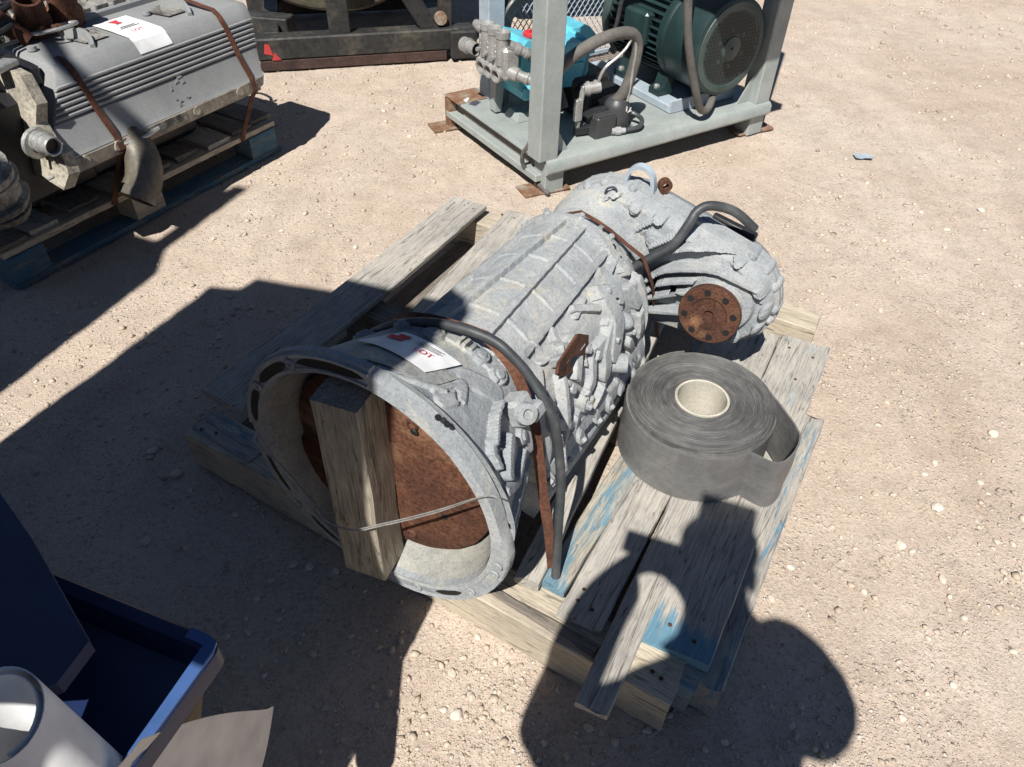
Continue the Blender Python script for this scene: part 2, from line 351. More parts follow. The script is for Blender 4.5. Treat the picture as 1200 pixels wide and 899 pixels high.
def timber(p0,p1,wd,ht,m,parent,name,seed=0,**k): return board(p0,p1,wd,ht,m,parent,name,seed,warp=.0015,**k)
def lone_board(F,label,cat,*a,**k):
    o=board(*a,None,**k); o.matrix_world=F@o.matrix_world; tag(o,label,cat); return o
# ------------------------------------------------------------------ ground
def vnoise(x,y,f,seed):
    g=np.random.default_rng(seed).random((256,256)); X=x*f;Y=y*f; xi=np.floor(X).astype(int);yi=np.floor(Y).astype(int); fx=X-xi;fy=Y-yi; fx=fx*fx*(3-2*fx);fy=fy*fy*(3-2*fy)
    a=g[xi%256,yi%256];b=g[(xi+1)%256,yi%256];c=g[xi%256,(yi+1)%256];d=g[(xi+1)%256,(yi+1)%256]
    return (a*(1-fx)+b*fx)*(1-fy)+(c*(1-fx)+d*fx)*fy-.5
def ground_h(x,y):
    x=np.asarray(x,float);y=np.asarray(y,float)
    h=.012*vnoise(x,y,1.1,1)+.006*vnoise(x,y,3.1,2)+.005*vnoise(x,y,9,3)+.0045*vnoise(x,y,24,4)+.003*vnoise(x,y,55,5)
    return h-.006
def make_ground():
    fx=np.arange(-4.2,4.2001,.016);fy=np.arange(-.6,8.2001,.016); ext=np.array([.08,.25,.6,1.2,2.5,5,10,25,60,150,400])
    xs=np.concatenate([(-4.2-ext)[::-1],fx,4.2+ext]);ys=np.concatenate([(-.6-ext)[::-1],fy,8.2+ext])
    X,Y=np.meshgrid(xs,ys,indexing='ij'); Z=ground_h(X,Y); nx,ny=len(xs),len(ys)
    v=np.stack([X,Y,Z],-1).reshape(-1,3).astype(np.float32); i=np.arange(nx*ny).reshape(nx,ny)
    q=np.stack([i[:-1,:-1],i[1:,:-1],i[1:,1:],i[:-1,1:]],-1).reshape(-1,4)
    me=bpy.data.meshes.new('ground'); me.vertices.add(len(v)); me.vertices.foreach_set('co',v.ravel()); me.loops.add(q.size); me.loops.foreach_set('vertex_index',q.ravel().astype(np.int32))
    me.polygons.add(len(q)); me.polygons.foreach_set('loop_start',(np.arange(len(q))*4).astype(np.int32)); me.update(); me.validate()
    me.polygons.foreach_set('use_smooth',[True]*len(q))
    m,nt,b=new_mat('pale caliche dirt'); v_=coords(nt,rand=False)
    big=noise(nt,v_,.9,4,.6,.3); mid=noise(nt,v_,6,5,.7,.2); fine=noise(nt,v_,95,4,.75); patch=noise(nt,v_,2.6,4,.65)
    c=ramp(nt,big,[(.3,(.465,.376,.300)),(.5,(.495,.410,.334)),(.7,(.525,.452,.380))])
    c=mixc(nt,1.0,c,ramp(nt,mid,[(.3,(.88,.86,.85)),(.5,(1,)*3),(.7,(1.06,1.06,1.07))]),'MULTIPLY')
    c=mixc(nt,1.0,c,ramp(nt,fine,[(.30,(.70,.68,.66)),(.46,(.98,)*3),(.70,(1.14,1.14,1.14))]),'MULTIPLY')
    trk=noise(nt,coords(nt,(1.1,.35,1),False),2.2,5,.7,1.2); c=mixc(nt,1.0,c,ramp(nt,trk,[(.32,(.90,.885,.87)),(.5,(1,)*3),(.66,(1.07,1.07,1.075))]),'MULTIPLY')
    hs=[]
    for sc_,lo,amt in ((75,.72,.85),(165,.52,.85),(330,.45,.65)):
        vo=N(nt,'ShaderNodeTexVoronoi',Scale=sc_,Randomness=1.0); nt.links.new(v_,vo.inputs['Vector'])
        sx=nt.nodes.new('ShaderNodeSeparateColor'); nt.links.new(vo.outputs['Color'],sx.inputs[0])
        sel=ramp(nt,sx.outputs[0],[(lo,(0,0,0)),(lo+.02,(1,1,1))])
        if sc_<300:
            pm=ramp(nt,patch,[(.40,(.25,)*3),(.62,(1,)*3)]); sel=mixc(nt,1.0,sel,pm,'MULTIPLY')
        body=ramp(nt,vo.outputs['Distance'],[(.18,(1,)*3),(.42,(0,)*3)])
        k=mixc(nt,1.0,sel,body,'MULTIPLY')
        tint=ramp(nt,sx.outputs[1],[(0,(.33,.27,.22)),(.2,(.48,.40,.33)),(.45,(.63,.56,.48)),(1,(.80,.75,.69))])
        ks=nt.nodes.new('ShaderNodeMath'); ks.operation='MULTIPLY'; nt.links.new(k,ks.inputs[0]); ks.inputs[1].default_value=amt
        c=mixc(nt,ks.outputs[0],c,tint); hs.append((k,sc_))
    nt.links.new(c,b.inputs['Base Color']); b.inputs['Roughness'].default_value=.95; b.inputs['Specular IOR Level'].default_value=.1
    p=bump(nt,b,fine,.8,.006)
    for k,sc_ in hs: p=bump(nt,b,k,.9,.45/sc_,p)
    me.materials.append(m); o=bpy.data.objects.new('ground',me); C.objects.link(o); o['kind']='structure'
make_ground()
def stone_mat():
    m,nt,b=new_mat('limestone chips'); at=N(nt,'ShaderNodeAttribute',attribute_name='tone'); v=coords(nt,rand=True)
    c=ramp(nt,at.outputs['Fac'],[(0,(.32,.26,.21)),(.3,(.47,.385,.305)),(.6,(.56,.49,.40)),(1,(.74,.69,.62))])
    c=mixc(nt,.7,c,ramp(nt,noise(nt,v,60,4,.7),[(.3,(.75,)*3),(.6,(1.05,)*3)]),'MULTIPLY')
    nt.links.new(c,b.inputs['Base Color']); b.inputs['Roughness'].default_value=.9; b.inputs['Specular IOR Level'].default_value=.2
    bump(nt,b,noise(nt,v,150,3,.7),.4,.002); return m
M['stone']=stone_mat()
def ico(sub):
    bm=bmesh.new(); bmesh.ops.create_icosphere(bm,subdivisions=sub,radius=1); bm.verts.ensure_lookup_table()
    v=np.array([x.co[:] for x in bm.verts]); f=np.array([[q.index for q in p.verts] for p in bm.faces]); bm.free(); return v,f
def gravel(n):
    v0,f0=ico(1); nv=len(v0)
    # more of them near the camera, clustered by noise
    d=.35+rng.random(n*3)**1.15*7.6; a=(rng.random(n*3)-.5)*1.75; x=np.sin(a)*d*1.15;y=np.cos(a)*d*1.05
    k=vnoise(x,y,2.2,8)+.6*vnoise(x,y,6,9)+.5; keep=rng.random(n*3)<np.clip(k*1.1+.1,.05,1); x=x[keep][:n];y=y[keep][:n]; n=len(x)
    r=.0012+.0024*rng.random(n)**2.2+.0080*rng.random(n)**16; r*=(.75+.13*np.hypot(x,y))
    S=np.stack([r*(.7+.7*rng.random(n)),r*(.7+.7*rng.random(n)),r*(.45+.5*rng.random(n))],-1)
    al=rng.random(n)*2*PI; ca,sa=np.cos(al),np.sin(al)
    P=v0[None]*(1+.75*(rng.random((n,nv,1))-.5)); P=P*S[:,None,:]
    Q=np.empty_like(P); Q[...,0]=P[...,0]*ca[:,None]-P[...,1]*sa[:,None]; Q[...,1]=P[...,0]*sa[:,None]+P[...,1]*ca[:,None]; Q[...,2]=P[...,2]
    Q[...,0]+=x[:,None];Q[...,1]+=y[:,None];Q[...,2]+=(ground_h(x,y)+S[:,2]*.35)[:,None]
    V=Q.reshape(-1,3).astype(np.float32); F=(f0[None]+(np.arange(n)*nv)[:,None,None]).reshape(-1,3)
    me=bpy.data.meshes.new('gravel'); me.vertices.add(len(V)); me.vertices.foreach_set('co',V.ravel()); me.loops.add(F.size); me.loops.foreach_set('vertex_index',F.ravel().astype(np.int32))
    me.polygons.add(len(F)); me.polygons.foreach_set('loop_start',(np.arange(len(F))*3).astype(np.int32)); me.update()
    t=me.attributes.new('tone','FLOAT','POINT'); tone=np.clip(.34+.13*rng.normal(size=n)+.4*(rng.random(n)>.95)*rng.random(n),0,1); t.data.foreach_set('value',np.repeat(tone,nv).astype(np.float32))
    me.materials.append(M['stone']); o=bpy.data.objects.new('gravel',me); C.objects.link(o); o['kind']='stuff'
gravel(60000)
def rock_mesh(seed):
    v,f=ico(2); r=np.random.default_rng(seed); pl=r.normal(size=(9,3)); pl/=np.linalg.norm(pl,axis=1)[:,None]; dd=.62+.3*r.random(9)
    for a,b in zip(pl,dd):
        h=v@a; v=v-np.clip(h-b,0,None)[:,None]*a[None]*.95
    v=v*np.array([1,.8,.55])*(1+.06*(r.random((len(v),1))-.5))
    me=bpy.data.meshes.new('stone'); me.from_pydata(v.tolist(),[],f.tolist()); t=me.attributes.new('tone','FLOAT','POINT'); t.data.foreach_set('value',[.35+.45*r.random()]*len(v)); me.materials.append(M['stone']); return me
rocks=[rock_mesh(s) for s in range(9)]
def stone(x,y,r,k,label,grp='loose stones on the dirt'):
    o=bpy.data.objects.new('stone',rocks[k%9]); C.objects.link(o); o.location=(x,y,float(ground_h(x,y))+r*.22); o.rotation_euler=(random.uniform(-.2,.2),random.uniform(-.2,.2),random.uniform(0,6.28)); o.scale=(r,r,r); tag(o,label,'stone',grp)
STONES=[(1.11, 1.226, 0.0202), (0.971, 1.104, 0.0139), (0.992, 1.088, 0.0101), (0.965, 1.265, 0.0106), (1.218, 1.126, 0.0121), (0.681, 1.033, 0.0106), (1.123, 1.342, 0.0097), (1.262, 1.318, 0.0114), (1.038, 1.012, 0.0126), (1.044, 0.91, 0.0099), (1.38, 1.499, 0.0183), (1.164, 1.381, 0.0113), (1.193, 1.036, 0.0105), (-0.107, 0.737, 0.0121), (-0.063, 0.688, 0.009), (-0.058, 0.822, 0.0093), (-0.086, 0.772, 0.0082), (-0.007, 0.7, 0.007), (-0.118, 0.661, 0.0089), (-0.091, 0.652, 0.0148), (0.003, 0.665, 0.0069), (0.091, 0.83, 0.0062), (-0.876, 1.266, 0.0182), (-0.967, 1.347, 0.0162), (-0.819, 1.21, 0.0101), (-0.871, 1.05, 0.0159), (-0.503, 0.996, 0.0135), (-0.464, 0.992, 0.0134), (-0.399, 0.981, 0.01), (-0.771, 1.034, 0.0084), (0.293, 0.635, 0.009), (0.174, 0.634, 0.0119), (0.443, 0.618, 0.0091), (0.419, 0.678, 0.0082), (0.587, 0.655, 0.0094), (0.613, 0.943, 0.0113), (1.925, 2.802, 0.0179), (1.666, 2.773, 0.0129), (1.717, 2.64, 0.0147), (2.208, 3.259, 0.0153), (1.366, 2.884, 0.0128), (-0.602, 0.808, 0.0087), (-0.564, 0.903, 0.0089), (-0.467, 0.783, 0.0085), (-0.358, 0.658, 0.0091), (0.955, 0.752, 0.0105), (0.818, 0.676, 0.0089), (1.12, 0.834, 0.0111), (0.816, 1.091, 0.0086), (1.117, 1.618, 0.0104), (0.881, 1.502, 0.0097), (-0.515, 3.343, 0.0134), (-0.751, 2.902, 0.0121), (-1.136, 2.4, 0.0129), (-0.899, 2.476, 0.011), (0.839, 0.973, 0.0095), (0.943, 0.858, 0.0083)]
NAMED={0:'largest pale stone on the dirt right of the belt roll',1:'pale angular stone below the largest stone right of the pallet',8:'pale stone alone on the dirt, right of the photographer shadow',10:'broad pale stone near the right edge, level with the belt roll',19:'grey stone on the sunlit dirt beside the photographer shadow, below the bell housing',22:'grey stone in the big shadow left of the bell housing, lower of two',23:'grey stone in the big shadow left of the bell housing, upper of two',25:'stone in the big shadow above the corner of the blue tray',26:'left one of two touching stones in shadow below the pallet corner',27:'right one of two touching stones in shadow below the pallet corner',36:'pale stone on the open dirt near the right edge, beyond the pallet',37:'small pale stone on the open dirt below the green litter scrap',38:'pale stone on the open dirt between the litter scrap and the belt roll',39:'stone farthest away, on the dirt right of the litter scrap',40:'pale stone on the dirt behind the rear hose of the gearbox',51:'pale stone on the dirt in front of the left foot of the pump skid',53:'pale stone on the dirt at the shadow edge of the engine pallet'}
for k,(x,y,r) in enumerate(STONES):
    if k in NAMED: stone(x,y,r,k,NAMED[k],'larger stones on the dirt')
    else: stone(x,y,r,k,'small pale stone lying loose on the dirt among finer gravel','small stones on the dirt')
rg=MB()
pts=[[(.02*a+.006*mnoise.noise((a*3.1,b*1.7,0)),.012*b+.006*mnoise.noise((a*2.3,b*2.9,5)),.006+.008*mnoise.noise((a*.9,b*1.1,9))) for a in range(-2,3)] for b in range(-2,3)]
vs=[p for r in pts for p in r]; rg.add(vs+[(p[0],p[1],p[2]-.002) for p in vs],[(i*5+j,i*5+j+1,i*5+j+6,i*5+j+5) for i in range(4) for j in range(4)]+[(25+i*5+j,25+i*5+j+5,25+i*5+j+6,25+i*5+j+1) for i in range(4) for j in range(4)])
rg.thing('litter_scrap','galv',Matrix.Translation((1.584,3.261,.002)),'small pale green scrap of litter lying on the open dirt beyond the pallet','litter')
pal=root('wooden_pallet',TF,'weathered wooden pallet with blue paint patches under the grey gearbox and black belt roll','pallet')
Zt=.136
timber((-.72,.155,.118),(.602,.118,.118),.10,.118,'tan',pal,'stringer',3)
timber((-.72,.78,.116),(.60,.78,.116),.09,.116,'dark',pal,'stringer',4)
timber((-.75,1.43,.118),(.575,1.43,.118),.10,.118,'tan',pal,'stringer',5)
board((.645,.15,.10),(.65,1.02,.10),.075,.10,'bluefaint',pal,'side_runner',6)
board((-.71,.165,.124),(-.50,.15,.124),.075,.006,'bluefaint',pal,'splinter_strip',61)  # faint blue here stands in for sky light on the stringer top
board((.15,.112,.126),(.44,.095,.124),.035,.012,'dark',pal,'splinter_strip',62,taper=.4)
board((-.70,.22,Zt+.005),(-.70,1.44,Zt+.012),.145,.018,'grey',pal,seed=10,bow=.012)
board((-.28,.2,Zt),(-.31,1.45,Zt),.12,.018,'dark',pal,seed=12)
board((-.10,.13,Zt),(-.10,1.45,Zt),.12,.018,'dark',pal,seed=13)
board((.08,.13,Zt),(.06,1.45,Zt),.10,.018,'dark',pal,seed=14)
board((-.46,.2,.118-.018),(-.44,1.40,.118-.018),.12,.016,'bluegrey',pal,seed=15)
board((.298,.172,Zt+.006),(.318,1.30,Zt),.060,.022,'blue',pal,seed=16,chip=.003)
board((.382,.128,Zt+.002),(.372,1.28,Zt),.096,.019,'grey',pal,seed=17,chip=.008)
board((.481,-.02,Zt+.003),(.448,1.27,Zt+.001),.088,.020,'grey',pal,seed=18,taper=.72,chip=.005)
board((.572,.165,Zt+.002),(.567,1.29,Zt),.142,.020,'bluegrey',pal,seed=19,chip=.004)
board((.572,.128,.118),(.60,.128,.118),.03,.03,'tan',pal,'splinter_strip',63)
board((.568,.150,.112),(.640,.145,.105),.05,.10,'blue',pal,'corner_block',64)
board((-.66,.12,.02),(-.66,1.45,.02),.10,.02,'dark',pal,'bottom_board',20)
board((.52,.20,.02),(.52,1.45,.02),.10,.02,'dark',pal,'bottom_board',21)
nl=MB()
for x,y,z in ((.36,.17,Zt),(.395,.165,Zt),(.36,.20,Zt),(.545,.215,Zt),(.60,.205,Zt),(-.74,1.40,Zt+.02),(-.70,1.405,Zt+.02),(-.66,1.40,Zt+.02),(-.55,1.42,Zt+.02),(-.50,1.42,Zt+.02),(.53,1.23,Zt),(.60,1.22,Zt),(.58,1.1,Zt),(.49,.06,Zt),(.475,.04,Zt),(.55,.115,.118),(.57,.11,.118),(-.68,.13,.128),(-.64,.14,.128)):
    nl.cyl((x,y,z-.002),(0,0,1),.0045,.005,8)
nl.parts('nail_head','rust',pal)
lone_board(TF,'loose weathered grey board lying crooked beside the gearbox on the left of the pallet','board',(-.425,.55,Zt+.014),(-.492,1.462,Zt+.022),.115,.018,'grey',name='loose_board',seed=11)
lone_board(TF,'long weathered timber lying along the right flank of the gearbox','timber',(.252,.145,Zt+.028),(.148,1.16,Zt+.028),.055,.028,'grey',name='loose_timber',seed=22)
gb=root('gearbox',TF,'big dusty grey truck gearbox with open bell housing lying strapped on the pallet','gearbox')
ZC=.456; AX=(0,1,0)
def pol(th,r,y,z0=ZC): a=R(th); return Vector((r*math.sin(a),y,z0+r*math.cos(a)))   # th measured from straight up, towards the right
def rB(y): return float(np.interp(y,[0,.026,.032,.08,.14,.20,.235,.27],[.287,.287,.262,.247,.226,.206,.196,.187]))
def rC(y): return float(np.interp(y,[.275,.36,.74,.80],[.166,.158,.147,.146]))
# --- relief: cast surfaces as fine meshes with ribs, bosses and pockets standing on them
def ss(d,w,e):
    e=max(.0022,e*.6); t=np.clip((w+e-d)/e,0,1); return t*t*(3-2*t)
class Relief:
    def __init__(s,A,Y): s.A=A; s.Y=Y; s.H=np.zeros_like(A)
    def dseg(s,p,q):
        ax,ay=p;bx,by=q; dx,dy=bx-ax,by-ay; t=np.clip(((s.A-ax)*dx+(s.Y-ay)*dy)/(dx*dx+dy*dy+1e-12),0,1); return np.hypot(s.A-ax-t*dx,s.Y-ay-t*dy),t
    def rib(s,pts,w,h,e=.004,h1=None):
        n=len(pts)-1
        for i in range(n):
            d,t=s.dseg(pts[i],pts[i+1]); hh=h if h1 is None else h+(h1-h)*(i+t)/n; s.H=np.maximum(s.H,hh*ss(d,w,e))
    def disc(s,p,r,h,e=.004): s.H=np.maximum(s.H,h*ss(np.hypot(s.A-p[0],s.Y-p[1]),r,e))
    def rect(s,p,ha,hy,rot,h,e=.004,add=False):
        c,q=math.cos(rot),math.sin(rot); x=(s.A-p[0])*c+(s.Y-p[1])*q; y=-(s.A-p[0])*q+(s.Y-p[1])*c; m=ss(np.maximum(np.abs(x)-ha,np.abs(y)-hy),0,e)
        if add: s.H=s.H+h*m
        else: s.H=np.maximum(s.H,h*m)
    def pit(s,p,ha,hy,rot,h,e=.005): s.rect(p,ha,hy,rot,-h,e,True)
    def dome(s,p,r,h,q=1): d=np.hypot(s.A-p[0],(s.Y-p[1])*q)/r; s.H=np.maximum(s.H,h*np.sqrt(np.clip(1-d*d,0,1)))
    def grain(s,a,f,seed): s.H=s.H+a*(vnoise(s.A+3,s.Y+3,f,seed)+.5*vnoise(s.A+3,s.Y+3,f*2.3,seed+1))
def grid_part(X,Y,Z,name,m,parent,close=False,smooth=42):
    ny,nx=X.shape; v=np.stack([X,Y,Z],-1).reshape(-1,3); i=np.arange(ny*nx).reshape(ny,nx)
    if close: i=np.concatenate([i,i[:,:1]],1)
    q=np.stack([i[:-1,:-1],i[1:,:-1],i[1:,1:],i[:-1,1:]],-1).reshape(-1,4); mb=MB(); mb.v=v.tolist(); mb.f=[tuple(a) for a in q.tolist()]
    return mb.part(name,m,parent,smooth)
# --- bell housing: shell of revolution with a flat rim
bell=MB().lathe([(.012,.248),(.0,.2505),(.0,.284),(.004,.287),(.022,.287),(.027,.282),(.032,.262),(.08,.247),(.14,.226),(.20,.206),(.235,.196),(.262,.189),(.272,.175),(.272,.16),(.20,.185),(.13,.206),(.06,.230)],(0,0,ZC),AX,96)
bell.f=[f for f in bell.f]
m_=17
bell.f+=[( (i*m_)+16,(i*m_)+0,(((i+1)%96)*m_)+0,(((i+1)%96)*m_)+16) for i in range(96)]
for i,p in enumerate(bell.v):
    r=math.hypot(p[0],p[2]-ZC); th=math.degrees(math.atan2(p[0],p[2]-ZC)); k=max(0,min(1,(th-6)/8))*max(0,min(1,(92-th)/10))
    if r>.268 and k>0: q=(r+(.2675-r)*k)/r; bell.v[i]=(p[0]*q,p[1]+.004*k,ZC+(p[2]-ZC)*q)
    elif .25<r<=.268 and p[1]>.03 and k>0: q=(r+.006*k*max(0,1-p[1]/.1))/r; bell.v[i]=(p[0]*q,p[1],ZC+(p[2]-ZC)*q)
bell.rough(.0022,13,2)
bell.part('bell_housing','cast_clean',gb)
inner=MB().lathe([(.012,.2465),(.06,.2285),(.13,.2045),(.20,.1835),(.245,.16),(.25,.02)],(0,0,ZC),AX,64).part('bell_lining','cast_dim',gb)
# windows in the rim: black strips for the shade in the slots, thin bridges
sl=MB()
for a0,a1 in ((-84,-62),(-57,-33),(-27,4),(136,152),(205,222),(236,258)):
    n=10; rings=[]
    for i in range(n+1):
        t=a0+(a1-a0)*i/n; k=(.0085 if a0<100 else .0055)*min(1,(4*i/n)**.6,(4*(n-i)/n)**.6)+.0005; q=.270
        rings.append([pol(t,q-k,-.0008),pol(t,q+k,-.0008),pol(t,q+k,.004),pol(t,q-k,.004)])
    sl.loft(rings)
sl.parts('rim_slot','hole',gb)
rr_=MB()
for a0,a1 in ((-86,-30),(-29,6),(108,262)):
    n=24; rr_.loft([[pol(a0+(a1-a0)*i/n,.254,-.001),pol(a0+(a1-a0)*i/n,.260,-.003),pol(a0+(a1-a0)*i/n,.260,.003),pol(a0+(a1-a0)*i/n,.254,.003)] for i in range(n+1)])
    rr_.loft([[pol(a0+(a1-a0)*i/n,.279,-.001),pol(a0+(a1-a0)*i/n,.286,-.003),pol(a0+(a1-a0)*i/n,.286,.003),pol(a0+(a1-a0)*i/n,.279,.003)] for i in range(n+1)])
rr_.parts('rim_lip','cast_clean',gb)
bo=MB()
for t in (-59.5,-30,100,106,129,162,195,228): bo.lathe([(0,.010),(.003,.009),(.003,.004),(0,.0035),(0,0)],pol(t,.270,-.002),(0,-1,0),10)
bo.parts('rim_boss','cast_clean',gb)
# ridges, lugs and bosses on the outside of the bell
rb=MB()
def ridge(th0,y0,th1,y1,wd,ht,n=8,mb=None,dr=0):
    P=[(th0+(th1-th0)*i/n,y0+(y1-y0)*i/n) for i in range(n+1)]
    (mb or rb).sweep([pol(t,rB(y)+dr,y) for t,y in P],[(-wd/2,-.008),(wd/2,-.008),(wd*.36,ht),(-wd*.36,ht)],[pol(t,1,0,0) for t,y in P])
def bump_(th,y,sz,b=.004,dr=0,rz=0,rx=0): rb.box(pol(th,rB(y)+dr,y),sz,b,ry=R(th),rz=rz,rx=rx)
ridge(-46,.012,6,.012,.018,.004)
bump_(57,.20,(.055,.05,.05),.008,.018); bump_(61,.215,(.03,.04,.07),.006,.02); rb.lathe([(0,.022),(.012,.020),(.014,.010),(.008,.009),(.008,0)],pol(57,rB(.2)+.042,.185),pol(57,1,-.4,0),14)
ridge(56,.215,84,.20,.03,.012)
TH,YY=np.meshgrid(np.linspace(-180,180,620),np.linspace(.028,.262,96)); KA=.24; rl=Relief(np.radians(TH)*KA,YY); g_=lambda t,y:(R(t)*KA,y)
rl.rib([g_(47.4,.168),g_(48.7,.131),g_(53.1,.078)],.0035,.024,.004); rl.rib([g_(53.1,.078),g_(55,.064),g_(60,.060)],.006,.016,.005); rl.rib([g_(60.5,.135),g_(62.5,.110),g_(66.5,.072)],.008,.020,.006); rl.rib([g_(58,.10),g_(66,.15)],.005,.010,.005)
rl.rib([g_(70,.05),g_(78,.11),g_(76,.17)],.006,.014,.006); rl.rib([g_(84,.04),g_(92,.20)],.007,.012,.006); rl.rib([g_(100,.06),g_(104,.22)],.010,.014,.006)
for t in (13.9,16.9,21.2): rl.rect(g_(t,.234),.004,.012,0,.013,.003)
for t,y,r in ((1,.213,.022),(27,.232,.018),(40,.228,.02),(-20,.225,.02),(70,.19,.018),(88,.15,.016),(-45,.20,.02),(-70,.16,.02)): rl.disc(g_(t,y),r,.011,.006); rl.disc(g_(t,y),r*.55,.015,.003)
rl.rib([g_(3,.030),g_(12,.042),g_(22,.068),g_(27,.085)],.004,.007,.004); rl.rib([g_(24,.066),g_(27,.10),g_(29,.13)],.003,.006,.003); rl.rib([g_(29,.06),g_(33,.10),g_(30,.13)],.010,.006,.010)
rl.pit(g_(31.6,.098),.002,.010,.5,.012,.003); rl.pit(g_(35,.086),.003,.008,.3,.014,.003); rl.pit(g_(57,.112),.006,.014,.3,.010,.005); rl.pit(g_(45,.20),.012,.014,0,.010,.006)
rl.rib([g_(-150,.036),g_(-60,.036),g_(2,.036)],.006,.006,.005); rl.rib([g_(-60,.225),g_(44,.225)],.005,.005,.006); rl.rib([g_(30,.16),g_(44,.19)],.02,.003,.01)
rl.grain(.0013,22,31); rl.grain(.0006,90,33)
kf=np.clip((TH-6)/8,0,1)*np.clip((92-TH)/10,0,1); RB=np.interp(YY,[0,.026,.032,.08,.14,.20,.235,.27],[.287,.287,.262,.247,.226,.206,.196,.187])+.006*kf*np.clip(1-YY/.1,0,1)+rl.H+.0008
ta=np.radians(TH); grid_part(RB*np.sin(ta),YY,ZC+RB*np.cos(ta),'bell_skin','cast_clean',gb)
rb.rough(.0015,30,5); rb.parts('bell_lug','cast_clean',gb)
dk=MB()
for th,y in ((31.7,.0105),(35,.0130)): dk.lathe([(0,.006),(.001,.006),(.001,0)],pol(th,.2872,y),pol(th,1,0,0),10)
dk.parts('casting_pit','hole',gb)
# --- rusty plate inside the bell, with an arched gap on its left
def disc_outline(r,n=72):
    out=[]
    for i in range(n):
        a=2*PI*i/n; x,z=r*math.sin(a),r*math.cos(a)
        dx,dz=x+.115,z+.145; d=math.hypot(dx,dz)
        if d<.15: k=.15/max(d,1e-4); x,z=-.115+dx*k,-.145+dz*k
        x+=.003*mnoise.noise((x*22,z*22,1)); z+=.003*mnoise.noise((x*22,z*22,7)); out.append((x,z))
    return out
ds=MB(); out=disc_outline(.216); rings=[]
for k,y in ((1,.072),(1,.060),(.985,.057)): rings.append([(p[0]*k,y,ZC+p[1]*k) for p in out])
for k,y in ((.72,.048),(.42,.044),(.16,.044)): rings.append([(p[0]*k+.0,y,ZC+p[1]*k) for p in out])
ds.loft(rings); ds.rough(.0015,20,3)
pd=ds.part('flex_plate','rust_disc',gb,50)
hb=MB()
for x,z in ((.068,.607),(.132,.407),(.04,.285),(-.12,.55)):
    hb.lathe([(0,.013),(.004,.011),(.004,.008),(-.004,.007),(-.004,0)],(x,.050,z),(0,-1,0),12)
hb.parts('plate_stud','rust',pd)
MB().cyl((.075,.0445,.600),(0,-1,0),.0075,.004,10).cyl((.125,.0475,.400),(0,-1,0),.007,.004,10).parts('plate_hole','hole',pd)
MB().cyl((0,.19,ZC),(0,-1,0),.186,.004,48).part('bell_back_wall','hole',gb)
# --- main case with the valve body on its right flank, one continuous casting
def ring(r,y,n=48,sq=1.0,dx=0,dz=0):
    return [pol(360*i/n,r*(1+.03*math.cos(4*R(360*i/n))*sq),y)+Vector((dx,0,dz)) for i in range(n)]
MB().loft([ring(.150,.245),ring(.150,.30),ring(.138,.50),ring(.128,.80),ring(.12,.83)]).part('case_core','cast',gb)
TH,YY=np.meshgrid(np.linspace(-118,146,560),np.linspace(.250,.838,300)); KA=.185
rl=Relief(np.radians(TH)*KA,YY); g_=lambda t,y:(R(t)*KA,y)
for t0,t1 in ((-40,-38),(-14.5,-6.5),(19.5,13),(47.3,42)): rl.rib([g_(t0,.27),g_(t1,.79)],.0075,.0125,.0045)
rl.rib([g_(-66,.27),g_(-62,.79)],.012,.012,.005)
for y in (.385,.50,.615,.715): rl.rib([g_(-60,y),g_(-14,y-.004),g_(16,y+.004),g_(45,y)],.0028,.0035,.006)
rl.rib([g_(-70,.80),g_(-10,.800),g_(15,.795),g_(48,.775),g_(62,.765)],.013,.018,.006)      # arch at the rear end
rl.rib([g_(-70,.268),g_(60,.268)],.008,.015,.006)
for t in (-55,-28,4,33): rl.disc(g_(t,.275),.013,.020,.005); rl.disc(g_(t+3,.800),.009,.023,.004)
# right flank, features placed as they stand on the casting
rl.rect(g_(60,.655),.016,.030,-.5,.026); rl.rib([g_(52,.548),g_(64,.605)],.008,.016,.006); rl.rib([g_(50,.70),g_(62,.708),g_(72,.69)],.012,.018,.008)
rl.rib([g_(66,.64),g_(80,.645),g_(95,.60)],.020,.026,.012); rl.rib([g_(78,.645),g_(92,.568),g_(104,.56)],.016,.022,.010); rl.dome(g_(88,.684),.019,.036,.8); rl.dome(g_(97,.70),.016,.026)
rl.rib([g_(50,.45),g_(60,.44),g_(70,.415)],.006,.016,.006); rl.rib([g_(50,.33),g_(60,.345),g_(72,.31)],.012,.014,.006); rl.rib([g_(62,.47),g_(74,.47),g_(84,.44)],.010,.018,.007)
rl.rib([g_(76,.39),g_(92,.37),g_(112,.36)],.007,.022,.006); rl.rib([g_(72,.30),g_(84,.272),g_(99,.283),g_(118,.28)],.009,.020,.006); rl.rib([g_(96,.33),g_(110,.40),g_(116,.47)],.008,.018,.006); rl.rib([g_(79,.33),g_(96,.325)],.012,.016,.007)
rl.rib([g_(108,.532),g_(116,.486)],.0055,.030,.004); rl.disc(g_(104,.448),.016,.024,.005); rl.disc(g_(104,.448),.008,.030,.003)
rl.rib([g_(84,.52),g_(99,.50),g_(110,.43)],.010,.016,.007); rl.rib([g_(98,.62),g_(112,.64),g_(119,.70)],.012,.020,.008); rl.rib([g_(104,.69),g_(119,.735)],.010,.024,.006); rl.rib([g_(87,.61),g_(86,.54)],.014,.018,.008)
rl.rib([g_(72,.74),g_(90,.76),g_(112,.765),g_(128,.79)],.012,.022,.007); rl.rib([g_(76,.80),g_(100,.81),g_(130,.81)],.012,.020,.006)
rl.rib([g_(118,.262),g_(117,.36),g_(117,.444),g_(119,.525),g_(123,.618),g_(126,.725),g_(128,.79)],.010,.022,.006); rl.rib([g_(130,.25),g_(131,.40),g_(133,.60),g_(136,.83)],.008,.018,.005)
